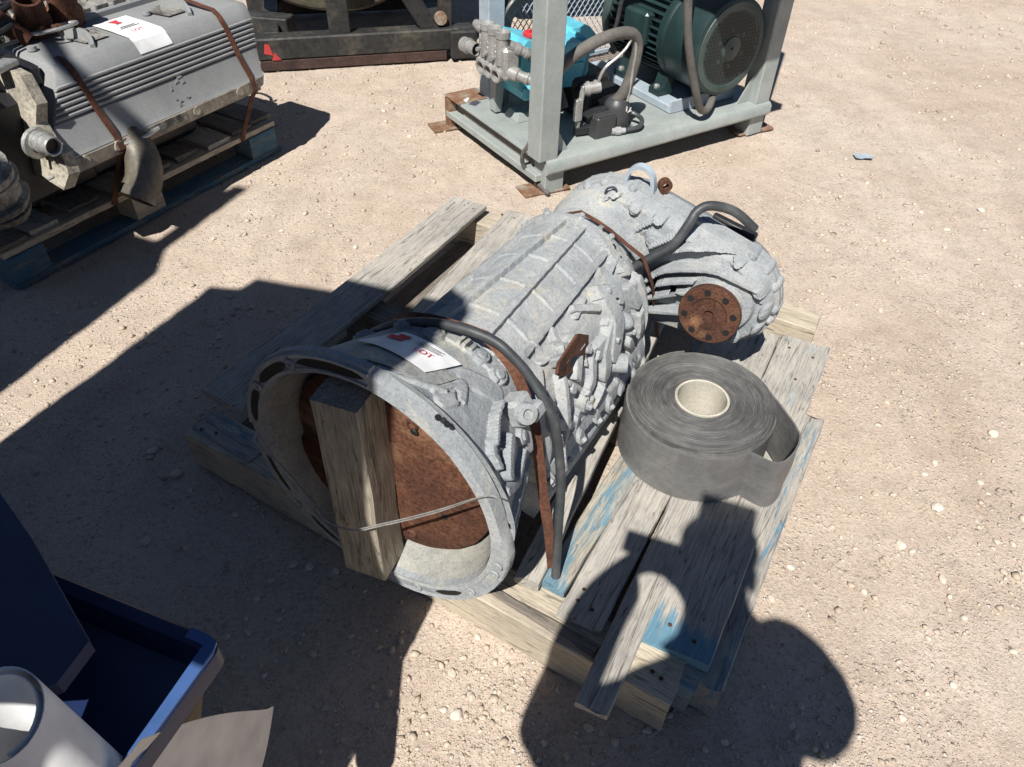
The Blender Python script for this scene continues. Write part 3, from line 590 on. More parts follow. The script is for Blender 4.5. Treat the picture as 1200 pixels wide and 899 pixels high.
for t,y in ((117,.275),(117,.35),(117,.42),(118.5,.50),(121,.57),(123.5,.64),(126,.72),(128,.79)): rl.disc(g_(t+2,y),.013,.032,.004); rl.rib([g_(t+2,y),g_(t-10,y-.012)],.006,.022,.005)
for t,y,a,b_,r_o in ((68,.57,.010,.018,.2),(60,.425,.008,.012,.3),(64,.382,.010,.020,.1),(72,.355,.010,.012,0),(90,.42,.010,.016,.4),(104,.60,.008,.014,.2),(110,.32,.010,.012,0),(98,.46,.010,.010,.2),(76,.59,.007,.012,0),(112,.58,.008,.012,.3),(94,.73,.010,.010,.2),(66,.74,.012,.010,0),(84,.345,.007,.012,.2),(124,.45,.006,.05,0),(126,.34,.006,.04,0),(129,.60,.005,.06,.1)): rl.pit(g_(t,y),a,b_,r_o,.030,.006)
rr2=np.random.default_rng(5)
for k in range(26):
    t=52+62*rr2.random(); y=.29+.50*rr2.random(); q=rr2.random()
    if q<.35: a_=(rr2.random()-.5)*.5+(1.57 if rr2.random()<.5 else 0); l=.012+.03*rr2.random(); c0=g_(t,y); rl.rib([(c0[0]-l*math.cos(a_),c0[1]-l*math.sin(a_)),(c0[0]+l*math.cos(a_),c0[1]+l*math.sin(a_))],.002+.002*rr2.random(),.008+.012*rr2.random(),.0025)
    elif q<.75: rl.disc(g_(t,y),.005+.007*rr2.random(),.008+.018*rr2.random(),.004)
    else: rl.pit(g_(t,y),.004+.006*rr2.random(),.005+.008*rr2.random(),rr2.random(),.012,.004)
rl.grain(.0014,20,41); rl.grain(.0007,85,43)
rc=np.interp(YY,[.25,.275,.36,.74,.80,.838],[.150,.166,.158,.147,.146,.125])
fl_=[np.interp(TH,[-118,47,70,90,115,132,146],[0,0,.0,0,0,0,0])]
tgt=np.interp(TH,[47,70,90,115,132,146],[.150,.172,.190,.220,.285,.345]); wgt=np.clip((TH-47)/14,0,1)*np.interp(YY,[.25,.285,.80,.838],[.55,1,1,.70])
RC=rc*(1-wgt)+tgt*wgt+rl.H*np.interp(YY,[.25,.262,.825,.838],[.2,1,1,.1])
ta=np.radians(TH); grid_part(RC*np.sin(ta),YY,ZC+RC*np.cos(ta),'main_case','cast',gb)
ft=MB()
for t,y in ((119,.275),(119,.35),(119,.42),(120.5,.50),(123,.57),(125.5,.64),(128,.72),(130,.79)):
    i=int(np.argmin(np.abs(TH[0]-t))); j=int(np.argmin(np.abs(YY[:,0]-y))); ft.hexbolt(pol(t,RC[j,i]-.002,y),pol(t,1,0,0),.0085,.010)
ft.parts('pan_bolt','cast_clean',gb)
fb=MB()
for t,y in ((104,.448),(60,.655),(97,.70),(33,.275),(4,.275),(-28,.275),(36,.80),(7,.80),(-25,.80),(88,.61),(72,.31)):
    i=int(np.argmin(np.abs(TH[0]-t))); j=int(np.argmin(np.abs(YY[:,0]-y))); fb.hexbolt(pol(t,RC[j,i]-.003,y),pol(t,1,0,0),.0075,.009)
fb.parts('case_bolt','cast_clean',gb)
# open pipe stub
MB().lathe([(0,.023),(.055,.023),(.058,.021),(.058,.018),(.012,.017),(.012,0)],(.19,.60,.395),(.85,.35,.05),20).lathe([(.0,.028),(.012,.028),(.014,.024)],(.19,.60,.395),(.85,.35,.05),20).part('pipe_stub','cast_clean',gb)
# rusty shift bracket
BP=[(.439,.588),(.496,.545),(.507,.474),(.46,.52),(.425,.538),(.41,.533),(.429,.494),(.382,.518),(.356,.545),(.36,.571)]
br=MB().add([(.19,y,z) for y,z in BP]+[(.184,y-.002,z-.003) for y,z in BP],[tuple(range(10)),tuple(range(19,9,-1))]+[(k,(k+1)%10,10+(k+1)%10,10+k) for k in range(10)])
br.part('shift_bracket','strap',gb,0); MB().cyl((.1905,.375,.545),(1,0,.0),.006,.002,10).cyl((.1905,.478,.50),(1,0,.0),.005,.002,10).parts('bracket_hole','hole',gb)
MB().bar((.13,.47,.52),(.188,.47,.54),.03,.03,.005).bar((.12,.40,.50),(.186,.40,.55),.022,.022,.004).part('bracket_arm','cast',gb)
MB().lathe([(0,.018),(.026,.018),(.026,.016),(.03,.016),(.03,0)],(.165,.80,.50),(.1,-.55,-.25),14).lathe([(-.012,.012),(0,.012)],(.165,.80,.50),(.1,-.55,-.25),10).part('sensor_plug','greyplastic',gb)
# --- neck and transfer case
nk=MB().loft([ring(.14,.815,40,0),ring(.128,.83,40,0),ring(.125,.88,40,0),ring(.135,.91,40,0),ring(.16,.96,40,0,.02)],False)
nk.rough(.002,16,8); nk.part('neck','cast',gb)
nr=MB()
for th in (-34,22): nr.prism([(0,-.02),(.075,-.02),(.06,.0),(.0,.03)],pol(th,.125,.82),(0,1,0),pol(th,1,0,0),.010)
for y in (.845,.87,.895): nr.lathe([(-.004,.12),(-.003,.131),(.003,.131),(.004,.12)],(0,y,ZC),AX,40)
nr.rough(.0015,30,3); nr.part('neck_ribs','cast',gb)
def hull(r1,r2,y,n=28,c1=(.05,.448),c2=(.343,.412)):
    d=Vector((c2[0]-c1[0],c2[1]-c1[1])); L=d.length; base=math.atan2(d.y,d.x); be=math.acos(max(-1,min(1,(r1-r2)/L))); out=[]
    for i in range(n+1):
        a=base+be+(2*PI-2*be)*i/n; out.append(Vector((c1[0]+r1*math.cos(a),y,c1[1]+r1*math.sin(a))))
    for i in range(n+1):
        a=base-be+2*be*i/n; out.append(Vector((c2[0]+r2*math.cos(a),y,c2[1]+r2*math.sin(a))))
    return out
def hull2(r1,r2,n=60,ns=34,c1=(.05,.448),c2=(.343,.412)):
    d=Vector((c2[0]-c1[0],c2[1]-c1[1])); L=d.length; base=math.atan2(d.y,d.x); be=math.acos(max(-1,min(1,(r1-r2)/L))); A=[(c1[0]+r1*math.cos(base+be+(2*PI-2*be)*i/n),c1[1]+r1*math.sin(base+be+(2*PI-2*be)*i/n)) for i in range(n+1)]; B=[(c2[0]+r2*math.cos(base-be+2*be*i/n),c2[1]+r2*math.sin(base-be+2*be*i/n)) for i in range(n+1)]
    out=A+[(A[-1][0]+(B[0][0]-A[-1][0])*i/ns,A[-1][1]+(B[0][1]-A[-1][1])*i/ns) for i in range(1,ns)]+B+[(B[-1][0]+(A[0][0]-B[-1][0])*i/ns,B[-1][1]+(A[0][1]-B[-1][1])*i/ns) for i in range(1,ns)]
    return np.array(out)
ks=np.concatenate([np.linspace(.03,.86,92),np.linspace(.866,1,26)]); HX=[];HZ=[]
for k in ks:
    h_=hull2(.182*k,.136*k); h3=np.concatenate([h_,h_[:1]]); fine=np.concatenate([h3[:-1]*(1-f)+h3[1:]*f for f in (0,)],0); mid=(h3[:-1]+h3[1:])/2; z_=np.empty((2*len(h_),2)); z_[0::2]=h3[:-1]; z_[1::2]=mid; HX.append(z_[:,0]);HZ.append(z_[:,1])
HX=np.array(HX);HZ=np.array(HZ); KK=np.repeat(ks[:,None],HX.shape[1],1); rl=Relief(HX,HZ)
fan=[[(.085,.40),(.122,.428),(.168,.492),(.227,.538),(.296,.558),(.372,.548)],[(.15,.41),(.195,.466),(.231,.487),(.284,.504),(.345,.512),(.440,.490)],[(.175,.405),(.204,.437),(.237,.453),(.285,.470)],[(.14,.365),(.192,.393),(.233,.415),(.275,.434)],[(.06,.295),(.15,.330),(.212,.352),(.285,.372)],[(-.01,.56),(.02,.60),(.035,.632)],[(.09,.52),(.13,.565),(.165,.590)],[(-.08,.52),(-.10,.56)],[(.16,.52),(.22,.565)]]
for k,fp in enumerate(fan): rl.rib([tuple(p) for p in [(q.x,q.y) for q in catmull([(a_[0],a_[1],0) for a_ in fp],4)]],.005 if k<5 else .004,.040 if k<5 else .018,.0022,.030 if k<5 else .010)
rl.disc((.352,.424),.082,.016,.014); rl.disc((.352,.424),.060,.030,.006)
for x,z,r,h_ in ((.376,.545,.016,.022),(.445,.487,.018,.024),(.468,.425,.014,.02),(.462,.37,.013,.02),(.25,.565,.012,.012),(.165,.592,.014,.016),(.04,.625,.014,.016),(-.06,.59,.014,.016),(.41,.33,.013,.016),(.16,.535,.018,.010),(-.03,.60,.010,.012),(.10,.60,.012,.014)): rl.disc((x,z),r,h_,.006); rl.disc((x,z),r*.5,h_+.003,.002)
rl.rect((.10,.545),.030,.020,-.4,.006); rl.rib([(.37,.56),(.43,.525),(.47,.47)],.003,.008,.003); rl.rib([(.36,.53),(.41,.505),(.45,.45)],.003,.006,.003)
rl.grain(.0013,24,51); rl.grain(.0007,90,53)
yb=.930+.012*(KK/.86)**2+np.where(KK>.86,.042*((KK-.86)/.14)**1.7,0)
FYY=yb-rl.H*np.clip((1.0-KK)/.05,0,1); grid_part(HX,FYY,HZ,'transfer_case_front','cast_clean',gb,True)
tc=MB().loft([hull(.182,.136,.982),hull(.191,.145,.985),hull(.191,.145,1.004),hull(.187,.141,1.005),hull(.187,.141,1.009),hull(.191,.145,1.010),hull(.191,.145,1.024),hull(.174,.128,1.028),hull(.168,.122,1.06),hull(.145,.10,1.115),hull(.11,.07,1.15),hull(.06,.04,1.165)])
tc.rough(.0025,14,21); tc.part('transfer_case','cast_clean',gb)
tr=MB()
rim=hull(.178,.134,1.005,24)
for i in (1,4,6,10,13,17,21,24,27,29,33,36,38,42,45,48):
    p=rim[i]; q=Vector((p.x,p.y,p.z)); tr.lathe([(-.034,0),(-.030,.009),(-.016,.015),(.020,.015),(.020,0)],q,(0,1,0),12)
tr.rough(.0012,30,4); tr.parts('rim_boss','cast_clean',gb)
# output flange with bolt holes
of=MB().lathe([(-.02,.045),(.026,.045),(.028,.075),(.046,.075),(.048,.073),(.048,.046),(.045,.042),(.045,.012),(.038,.010),(.038,0)],(.352,.893,.428),(0,-1,.10),40)
fl=of.part('output_flange','rust',gb)
fh=MB()
for k in range(8):
    a=2*PI*k/8+.25; fh.lathe([(0,.0085),(.0012,.0085),(.0012,0)],Vector((.352,.893,.428))+Vector((0,-1,.10)).normalized()*.0475+Vector((math.cos(a)*.059,0,0))+Vector((0,.0995,.995))*(math.sin(a)*.059),(0,-1,.1),12)
fh.parts('bolt_hole','hole',fl)
# lifting eye and rusty lug
ey=MB().sweep(catmull([(.055,1.0,.58),(.050,.992,.640),(.058,.99,.668),(.080,.99,.684),(.106,.99,.678),(.119,.99,.655),(.121,.995,.60)],6),[(-.005,-.009),(.005,-.009),(.005,.009),(-.005,.009)],[(0,1,.1)]*37)
ey.part('lifting_eye','galv',gb)
MB().cyl((.14,1.02,.59),(0,0,1),.012,.035,10).lathe([(-.009,.008),(-.009,.017),(.009,.017),(.009,.008),(-.009,.008)],(.14,1.02,.638),(.6,-.7,0),16).part('rusty_lug','rust',gb)
qm=MB().tube(catmull([(.015,.945,.615),(.02,.948,.628),(.035,.952,.632),(.042,.953,.622),(.035,.949,.612),(.034,.945,.603)],5),.003,6)
qm.part('pen_mark','ink',gb)
MB().box((.315,1.085,.528),(.12,.022,.05),.004,ry=.22).rough(.004,40,3).part('rubber_seal','black',gb)
MB().box((.255,1.075,.545),(.05,.02,.02),.004,ry=.2).part('hose_clip','black',gb)
# supports under the gearbox
sup=timber((-.02,.62,.29),(-.02,.74,.29),.30,.15,'dark',None,'support_block',31); sup.matrix_world=TF@sup.matrix_world; tag(sup,'dark wooden block under the middle of the gearbox on the pallet','wood block')
sup=timber((.02,1.0,.27),(.10,1.0,.27),.10,.13,'dark',None,'support_block',32); sup.matrix_world=TF@sup.matrix_world; tag(sup,'dark wooden block under the rear transfer case, behind the belt roll','wood block')
# --- things lying on it
def ang_pts(l,r): return [pol(t,r,y) for t,y in l]
bk=board((.004,.003,.205),(.006,.012,.668),.088,.084,'blockw',None,name='wood_beam',seed=40,warp=.002,chip=.001)
Zx=Vector((0.004,.0,1)).normalized(); yaw=R(9); xx=Vector((math.cos(yaw),math.sin(yaw),0)); zz=Zx.cross(xx).normalized()*1; 
bk.matrix_world=TF@Matrix.Translation((-.020,-.004,.222))@Matrix((Zx,xx,Zx.cross(xx))).transposed().to_4x4()@Matrix.Translation((0,0,.046)); tag(bk,'square weathered wooden beam standing upright in the mouth of the bell housing','wood block')
wp=[(-.283,-.008,.432),(-.20,-.022,.415),(-.10,-.05,.395),(-.06,-.066,.39),(.0,-.064,.40),(.055,-.045,.43),(.15,-.02,.50),(.24,-.005,.585),(.272,-.006,.60)]
wr=MB().tube(catmull(wp,6),.0014,6).tube(catmull([(p[0],p[1]-.003,p[2]+(.008 if 1<i<7 else .003)) for i,p in enumerate(wp)],6),.0012,6).tube(catmull([(-.283,-.008,.432),(-.29,.01,.43),(-.292,.04,.43),(-.28,.05,.44)],4),.0025,6)
wr.thing('tie_wire','bright',TF,'thin steel wire tied across the bell housing mouth and round the wooden beam','wire')
hs=[(-.27,.20,.33),(-.255,.205,.44),(-.215,.21,.53),(-.159,.215,.588),(-.1,.225,.634),(-.043,.23,.660),(.011,.235,.674),(.062,.24,.677),(.112,.245,.670),(.147,.245,.652),(.183,.245,.622),(.219,.24,.581),(.246,.235,.534),(.272,.225,.417),(.286,.205,.291),(.297,.19,.150)]
MB().tube(catmull(hs,8),.0093,12).thing('rubber_hose','hose',TF,'black rubber hose draped over the bell housing with its end on the blue board','hose')
st=[(-.24,.28,.20),(-.225,.262,.36),(-.18,.255,.52),(-.11,.25,.625),(-.04,.25,.656),(.037,.25,.667),(.075,.25,.668),(.100,.25,.664),(.147,.248,.623),(.174,.246,.575),(.197,.245,.522),(.217,.24,.42),(.242,.225,.323),(.265,.21,.25),(.284,.2,.158)]
cs=catmull(st,7)
def strap(cs,wd,name,label,cx,cz,mat='strap',tilt=0):
    up=[Vector((p.x-cx,0,p.z-cz)).normalized()+Vector((0,-tilt,0)) for p in cs]
    return MB().sweep(cs,[(-wd/2,-.0008),(wd/2,-.0008),(wd/2,.0008),(-wd/2,.0008)],up).thing(name,mat,TF,label,'strap','rusty steel straps round the machines')
strap(cs,.021,'steel_strap','rusty steel strap over the bell housing beside the black hose',0,.43,tilt=.9)
s2=catmull([(-.15,.88,.18),(-.145,.86,.36),(-.11,.845,.50),(-.064,.835,.581)],5)+[Vector(q) for q in ((-.002,.84,.609),(.042,.845,.594),(.076,.85,.577),(.122,.855,.549),(.163,.86,.526),(.182,.865,.489),(.197,.875,.443),(.196,.91,.38),(.195,.95,.317),(.187,1.05,.152))]
strap(s2,.013,'steel_strap','thin rusty steel strap round the gearbox neck, reaching the boards by the rusty flange',0,.40)
th_=catmull([(.085,.862,.40),(.11,.868,.446),(.151,.875,.492),(.181,.885,.519),(.219,.90,.554),(.241,.925,.607),(.251,.945,.636),(.276,.965,.647),(.325,1.0,.629),(.374,1.035,.581)],7)
MB().tube(th_,.0115,12).thing('rubber_hose','hose',TF,'short black hose arching over the rear transfer case with its cut end in the air','hose')
# taped notice on the bell
def patch(name,m,r,corners,label,cat,n=10,mm=8,thick=.0006,wob=.0012):
    (a,b,c,d)=corners; mb=MB(); top=[]
    for i in range(n+1):
        for j in range(mm+1):
            u,v=i/n,j/mm; t=(a[0]*(1-u)+b[0]*u)*(1-v)+(d[0]*(1-u)+c[0]*u)*v; y=(a[1]*(1-u)+b[1]*u)*(1-v)+(d[1]*(1-u)+c[1]*u)*v
            top.append(pol(t,rB(y)+r+wob*mnoise.noise((t*.18,y*60,r*9)),y))
    bot=[p-pol(0,0,0)+pol(0,0,0)-Vector((p.x,0,p.z-ZC)).normalized()*thick for p in top]; k=len(top); q=lambda i,j:i*(mm+1)+j
    F=[(q(i,j),q(i+1,j),q(i+1,j+1),q(i,j+1)) for i in range(n) for j in range(mm)]
    mb.add(top+bot,F+[tuple(x+k for x in f)[::-1] for f in F])
    ed=[q(i,0) for i in range(n)]+[q(n,j) for j in range(mm)]+[q(i,mm) for i in range(n,0,-1)]+[q(0,j) for j in range(mm,0,-1)]
    mb.f+=[(ed[i],ed[(i+1)%len(ed)],ed[(i+1)%len(ed)]+k,ed[i]+k) for i in range(len(ed))]
    return mb.thing(name,m,TF,label,cat)
patch('tape_strip','tape',.0045,((-12,.040),(22.4,.072),(27.2,.138),(-8,.12)),'grey tape strip stuck on top of the bell housing under the white notice','tape')
pn=patch('paper_notice','paper',.008,((-19,.105),(16.7,.089),(23.5,.170),(-10,.182)),'white paper notice with red mark taped on top of the bell housing','paper')
def curved_mark(mb,t0,y0,dt,dy,r=.0105): mb.add([pol(t0+a,rB(y0+b_)+r,y0+b_) for a,b_ in ((0,0),(dt,0),(dt,dy),(0,dy))],[(0,1,2,3)])
def text_mesh(txt,size):
    cu=bpy.data.curves.new('t','FONT'); cu.body=txt; cu.size=size; cu.align_x='CENTER'; o=bpy.data.objects.new('t',cu); C.objects.link(o)
    me=bpy.data.meshes.new_from_object(o.evaluated_get(bpy.context.evaluated_depsgraph_get())); bpy.data.objects.remove(o)
    v=[tuple(x.co) for x in me.vertices]; f=[tuple(p.vertices) for p in me.polygons]; return v,f
inv=pn.matrix_world.inverted()@TF
def on_notice(mb,name,m): mb.v=[tuple(inv@Vector(p)) for p in mb.v]; o=mb.part(name,m,pn,0); return o
rm=MB(); curved_mark(rm,-11,.140,8,.016); curved_mark(rm,-8,.156,6,.010); on_notice(rm,'red_emblem','redink')
tx=MB(); v,f=text_mesh('LOT',.020); tx.add([pol(9+p[0]*230,rB(.128+p[1])+.0108,.128+p[1]) for p in v],f); on_notice(tx,'red_lettering','redink')
ln=MB()
for k in range(4): curved_mark(ln,2+(k%2)*1.5,.150+.004*k,12,.0016)
on_notice(ln,'print_lines','ink')
BR=root('belt_roll',Matrix.Translation((.452,1.287,.1365)),'large roll of flat black rubber belt with white cardboard core lying on the pallet','belt roll')
def spiral(r0,r1,turns,n):
    return [((r0+(r1-r0)*i/n)*math.cos(2*PI*turns*i/n),(r0+(r1-r0)*i/n)*math.sin(2*PI*turns*i/n)) for i in range(n+1)]
# the wound layers: a stack of rings whose top edges stand a little uneven
T=38; prof=[]; r=.064
for k in range(T):
    r2=.064+(.172-.064)*(k+1)/T; z=.163+.0022*mnoise.noise((k*1.7,0,3))-.0045*abs(k/T-.5)
    prof+=[(z-.002,r+.0002),(z-.0003,r+.0007),(z,(r+r2)/2),(z-.0003,r2-.0007),(z-.002,r2-.0002)]; r=r2
seg=96; wd=MB(); m_=len(prof)+2; rings=[]
full=[(0,.064)]+prof+[(0,.172)]
wd.lathe(full,(0,0,0),(0,0,1),seg)
for i,p in enumerate(wd.v):
    a=math.atan2(p[1],p[0]); k=1+.012*math.sin(a*2+.6)+.006*mnoise.noise((math.cos(a)*2,math.sin(a)*2,4)); wd.v[i]=(p[0]*k,p[1]*k,p[2]+.0022*mnoise.noise((math.cos(a)*1.5,math.sin(a)*1.5,math.hypot(p[0],p[1])*60))+.0012*mnoise.noise((p[0]*40,p[1]*40,1)))
wd.part('wound_layers','roll',BR,40)
MB().lathe([(0,.0645),(.164,.0645),(.166,.062),(.164,.0585),(0,.0585),(0,.0645)],(0,0,0),(0,0,1),48).part('cardboard_core','core',BR)
MB().cyl((0,0,0.001),(0,0,1),.056,.004,40).part('core_floor','core',BR)
MB().box((.035,-.02,.06),(.03,.012,.05),.002,rz=.6).part('core_tab','rubber',BR)
# outermost layer, slipped down at the front and folded back on the right
po=[(.178*math.cos(R(a)),.178*math.sin(R(a))) for a in range(95,300,6)]
tail=catmull([(po[-1][0],po[-1][1],0),(.135,-.190,0),(.175,-.168,0),(.205,-.115,0),(.203,-.07,0),(.187,-.005,0),(.166,.06,0)],7)
path=[(p[0],p[1],0) for p in po]+[(p.x,p.y,0) for p in tail[1:]]
n=len(path); top=[];bot=[]
for i,p in enumerate(path):
    t=i/(n-1); f=max(0,(t-.62)/.38)
    zt=.160-.018*math.sin(min(1,t*1.5)*PI)-.006*f+.0016*mnoise.noise((i*.3,1,0)); ex=1+.035*math.sin(min(1,t*1.4)*PI)*(1-f)
    top.append((p[0],p[1],zt)); bot.append((p[0]*ex,p[1]*ex,.004+.010*f))
def sheet(mb,top,bot,th=.004):
    n=len(top);m=7;rows=[]
    for i in range(n):
        a=Vector(top[i]);b=Vector(bot[i]);t=(Vector(top[min(i+1,n-1)])-Vector(top[max(i-1,0)])); nn=Vector((t.y,-t.x,0)).normalized()
        fr=[a.lerp(b,k/m)+nn*(.003*mnoise.noise((i*.13,k*.5,2)))*(1 if 0<k<m else 0) for k in range(m+1)]
        rows.append(fr+[p-nn*th for p in fr[::-1]])
    return mb.loft(rows)
sh=sheet(MB(),top,bot); sh.part('loose_outer_wrap','belt_side',BR,50)
# thin loose layers showing under the slipped wrap
for q in range(2):
    dr=.1725+.002*q; pp=[(dr*math.cos(R(a)),dr*math.sin(R(a))) for a in range(150,345,6)]
    sheet(MB(),[(x,y,.158-.006*q-.006*math.sin(PI*i/len(pp))) for i,(x,y) in enumerate(pp)],[(x,y,.01) for x,y in pp],.0016).part('outer_layer','belt_side',BR,50)
p2=root('wooden_pallet',TF@Matrix.Translation((-2.33,1.0,0)),'dark wooden pallet with blue painted blocks under the big grey engine','pallet')
o=lambda x,y,z:(x+2.33,y-1.0,z)
for k,(x,m) in enumerate(((-1.87,None),(-2.33,None),(-2.79,None))):
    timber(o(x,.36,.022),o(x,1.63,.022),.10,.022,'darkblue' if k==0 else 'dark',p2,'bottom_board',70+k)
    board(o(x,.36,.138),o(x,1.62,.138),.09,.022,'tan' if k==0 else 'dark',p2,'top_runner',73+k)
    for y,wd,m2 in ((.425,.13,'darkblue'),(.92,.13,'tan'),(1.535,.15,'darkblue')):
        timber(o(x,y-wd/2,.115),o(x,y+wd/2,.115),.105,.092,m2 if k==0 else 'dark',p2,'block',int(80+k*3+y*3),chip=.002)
for k,y in enumerate((.40,.53,.70,.86,1.02,1.17,1.32,1.46,1.58)):
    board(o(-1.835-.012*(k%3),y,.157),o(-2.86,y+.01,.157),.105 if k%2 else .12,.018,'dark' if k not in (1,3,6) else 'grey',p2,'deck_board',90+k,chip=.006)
en=root('diesel_engine',TF@Matrix.Translation((-2.3,1.0,0)),'large grey diesel engine with ribbed cover and rusty ports strapped on the dark pallet','engine')
E0=Vector((2.3,-1.0,0))
def ep(mb,name,m,smooth=35): mb.v=[tuple(Vector(p)+E0) for p in mb.v]; return mb.part(name,m,en,smooth)
# ribbed side cover: profile swept along the engine
prof=[(-1.775,.318),(-1.745,.335),(-1.742,.372),(-1.752,.384),(-1.776,.470)]
for k in range(6):
    z=.474+k*.0165; x=-1.778-k*.0034
    prof+=[(x-.006,z+.001),(x-.006,z+.004),(x+.004,z+.0065),(x+.004,z+.0125),(x-.002,z+.0155)]
prof+=[(-1.800,.580),(-1.822,.612),(-1.836,.622),(-2.09,.634),(-2.105,.625),(-2.12,.58),(-2.12,.33),(-1.82,.318)]
def yl(z): return .575+max(0,(z-.33))*.62
cv=MB(); rings=[]
for t in (0,.012,.05,.95,.988,1):
    q=.90 if t in (0,1) else 1
    rings.append([(-1.94+(p[0]+1.94)*(1-(1-q)*.12),yl(p[1])*(1-t)+(1.535+.22*(p[1]-.33))*t,p[1] if q==1 else .45+(p[1]-.45)*.97) for p in prof])
cv.loft(rings); ep(cv,'ribbed_cover','engine',28)
lo=MB(); lo.bar((-1.757,.60,.343),(-1.757,1.515,.349),.035,.050,.004); ep(lo,'lower_rail','engine_dirty')
pk=MB()
for y in (.70,.83,1.18,1.40): pk.lathe([(0,.020),(.006,.016),(.006,0)],(-1.742,y,.352),(1,0,.1),12)
pk.rough(.004,40,2); ep(pk,'rail_bosses','engine_dirty')
ch=MB()
for k in range(16):
    y=1.10+.07*random.random(); z=.372+.10*random.random()**1.5; x=-1.7505-(z-.384)*.278 if z>.384 else -1.7495
    ch.prism([(0,0),(.006+.012*random.random(),.002),(.012*random.random(),.008+.012*random.random())],(x+.0005,y,z),(0,1,0),(-.27,0,1),.0006)
ep(ch,'paint_chips','bright',0)
dp=MB(); dp.box((-1.7405,1.03,.352),(.004,.20,.03),.001); dp.rough(.002,60,1); ep(dp,'scraped_plate','engine_cast')
# top of the cover: recesses with bright walls, bolts
rc=MB()
for y in (.985,1.335):
    rc.prism([(-.045,0),(.045,0),(.062,.09),(.03,.115),(-.03,.115),(-.062,.09)],(-1.90,y,.6305),(0,1,0),(-1,0,0.05),.0008)
rc.v=[tuple(Vector(p)+E0) for p in rc.v]; rc.parts('cover_recess','engine_cast',en,0)
rw=MB()
for y in (.955,1.375):
    rw.sweep(catmull([(-1.86,y-.02,.624),(-1.89,y,.632),(-1.93,y+.012,.648),(-1.96,y,.652),(-2.0,y-.03,.640)],5),[(-.012,-.02),(.012,-.02),(.006,.012),(-.006,.012)],(0,0,1))
for y in (.80,1.26,1.53): rw.lathe([(0,.016),(.012,.014),(.012,0)],(-1.98,y,.632),(0,0,1),12)
rw.bar((-2.09,.80,.64),(-2.09,1.56,.64),.02,.03,.005)
ep(rw,'cover_flanges','engine')
cb=MB()
for y in np.arange(.84,1.56,.075): cb.hexbolt((-2.10,float(y),.652),(0,0,1),.011,.014); cb.hexbolt((-2.16,float(y)+.03,.645),(0,0,1),.009,.02)
ep(cb,'cover_bolts','bright')
bl=MB().box((-2.40,1.12,.40),(.56,.92,.40),.02).box((-2.22,1.25,.62),(.16,.55,.10),.015).box((-2.42,1.20,.66),(.2,.6,.16),.02)
for k in range(9):
    y=.80+k*.09; bl.box((-2.17,y,.632),(.05,.035,.03),.006); bl.tube(catmull([(-2.16,y,.65),(-2.20,y+.01,.69),(-2.27,y+.02,.70),(-2.33,y+.02,.68)],4),.008,8)
bl.rough(.004,15,2); ep(bl,'engine_block','engine_cast')
ug=MB().box((-2.2,1.0,.24),(.5,.7,.16),.03).box((-2.0,.75,.235),(.12,.2,.14),.02); ug.rough(.006,12,2); ep(ug,'oil_pan','black')
fr=MB().prism([(-.02,.32),(.06,.30),(.10,.36),(.085,.42),(.03,.45),(.0,.50),(.02,.56),(-.02,.64),(-.12,.66),(-.16,.5),(-.12,.34)],(-1.78,.56,0),(1,.1,0),(0,.18,1),.04); fr.rough(.004,20,4); ep(fr,'front_plate','plate')
rg=MB().lathe([(0,.10),(0,.125),(.05,.13),(.055,.12),(.055,.10),(.02,.095)],(-1.90,.43,.56),(.75,-.55,.25),28); ep(rg,'front_ring','engine_cast')
MBh=MB().cyl((-1.895,.425,.565),(.75,-.55,.25),.10,.01,24); ep(MBh,'ring_opening','hole')
pp_=MB().lathe([(-.03,.034),(0,.034),(.004,.030),(.012,.030),(.014,.035),(.026,.035),(.03,.031),(.056,.031),(.06,.028),(.057,.024),(.045,.023)],(-1.735,.578,.462),(.85,.05,-.05),24).lathe([(0,.05),(.012,.048),(.014,.03)],(-1.755,.575,.455),(.85,.05,-.05),20)
ep(pp_,'coolant_pipe','bright'); ep(MB().cyl(Vector((-1.735,.578,.462))+Vector((.85,.05,-.05)).normalized()*.043,(.85,.05,-.05),.024,.003,20),'pipe_bore','hole')
fn=MB()
for k in range(5): fn.lathe([(0,.09+.012*(k%2)),(.028,.10+.012*(k%2)),(.03,.085)],(-1.80,.40-.004*k,.28+.035*k),(.2,-.1,1),20)
fn.lathe([(0,0),(0,.085),(.16,.09),(.165,0)],(-1.80,.40,.28),(.2,-.1,1),20); fn.rough(.006,14,5); ep(fn,'finned_housing','engine_cast')
bm_=MB().box((-2.02,.55,.40),(.36,.34,.36),.03).box((-2.1,.40,.50),(.4,.2,.45),.04).box((-1.93,.68,.60),(.14,.12,.08),.02); bm_.rough(.012,9,3); ep(bm_,'front_housing','black')
el=MB().tube(catmull([(-1.88,.90,.37),(-1.80,.905,.345),(-1.735,.895,.285),(-1.705,.86,.225),(-1.70,.82,.19)],7),.062,20)
el.lathe([(0,.058),(0,.066),(.03,.066),(.03,.058),(.0,.056)],(-1.70,.822,.192),(.05,-.65,-.6),22); ep(el,'exhaust_elbow','elbow'); ep(MB().cyl((-1.70,.822,.192),(.05,-.65,-.6),.058,.008,22),'elbow_bore','hole')
ek=MB().tube(catmull([(-1.75,.84,.348),(-1.72,.90,.350),(-1.74,1.0,.352)],5),.007,8); ep(ek,'bent_pipe','bright')
tb=MB()
for y in (.90,1.02): tb.lathe([(0,.036),(0,.058),(.03,.058),(.05,.048),(.12,.045),(.12,.036),(0,.034)],(-2.09,y,.66),(.35,-.15,.75),24)
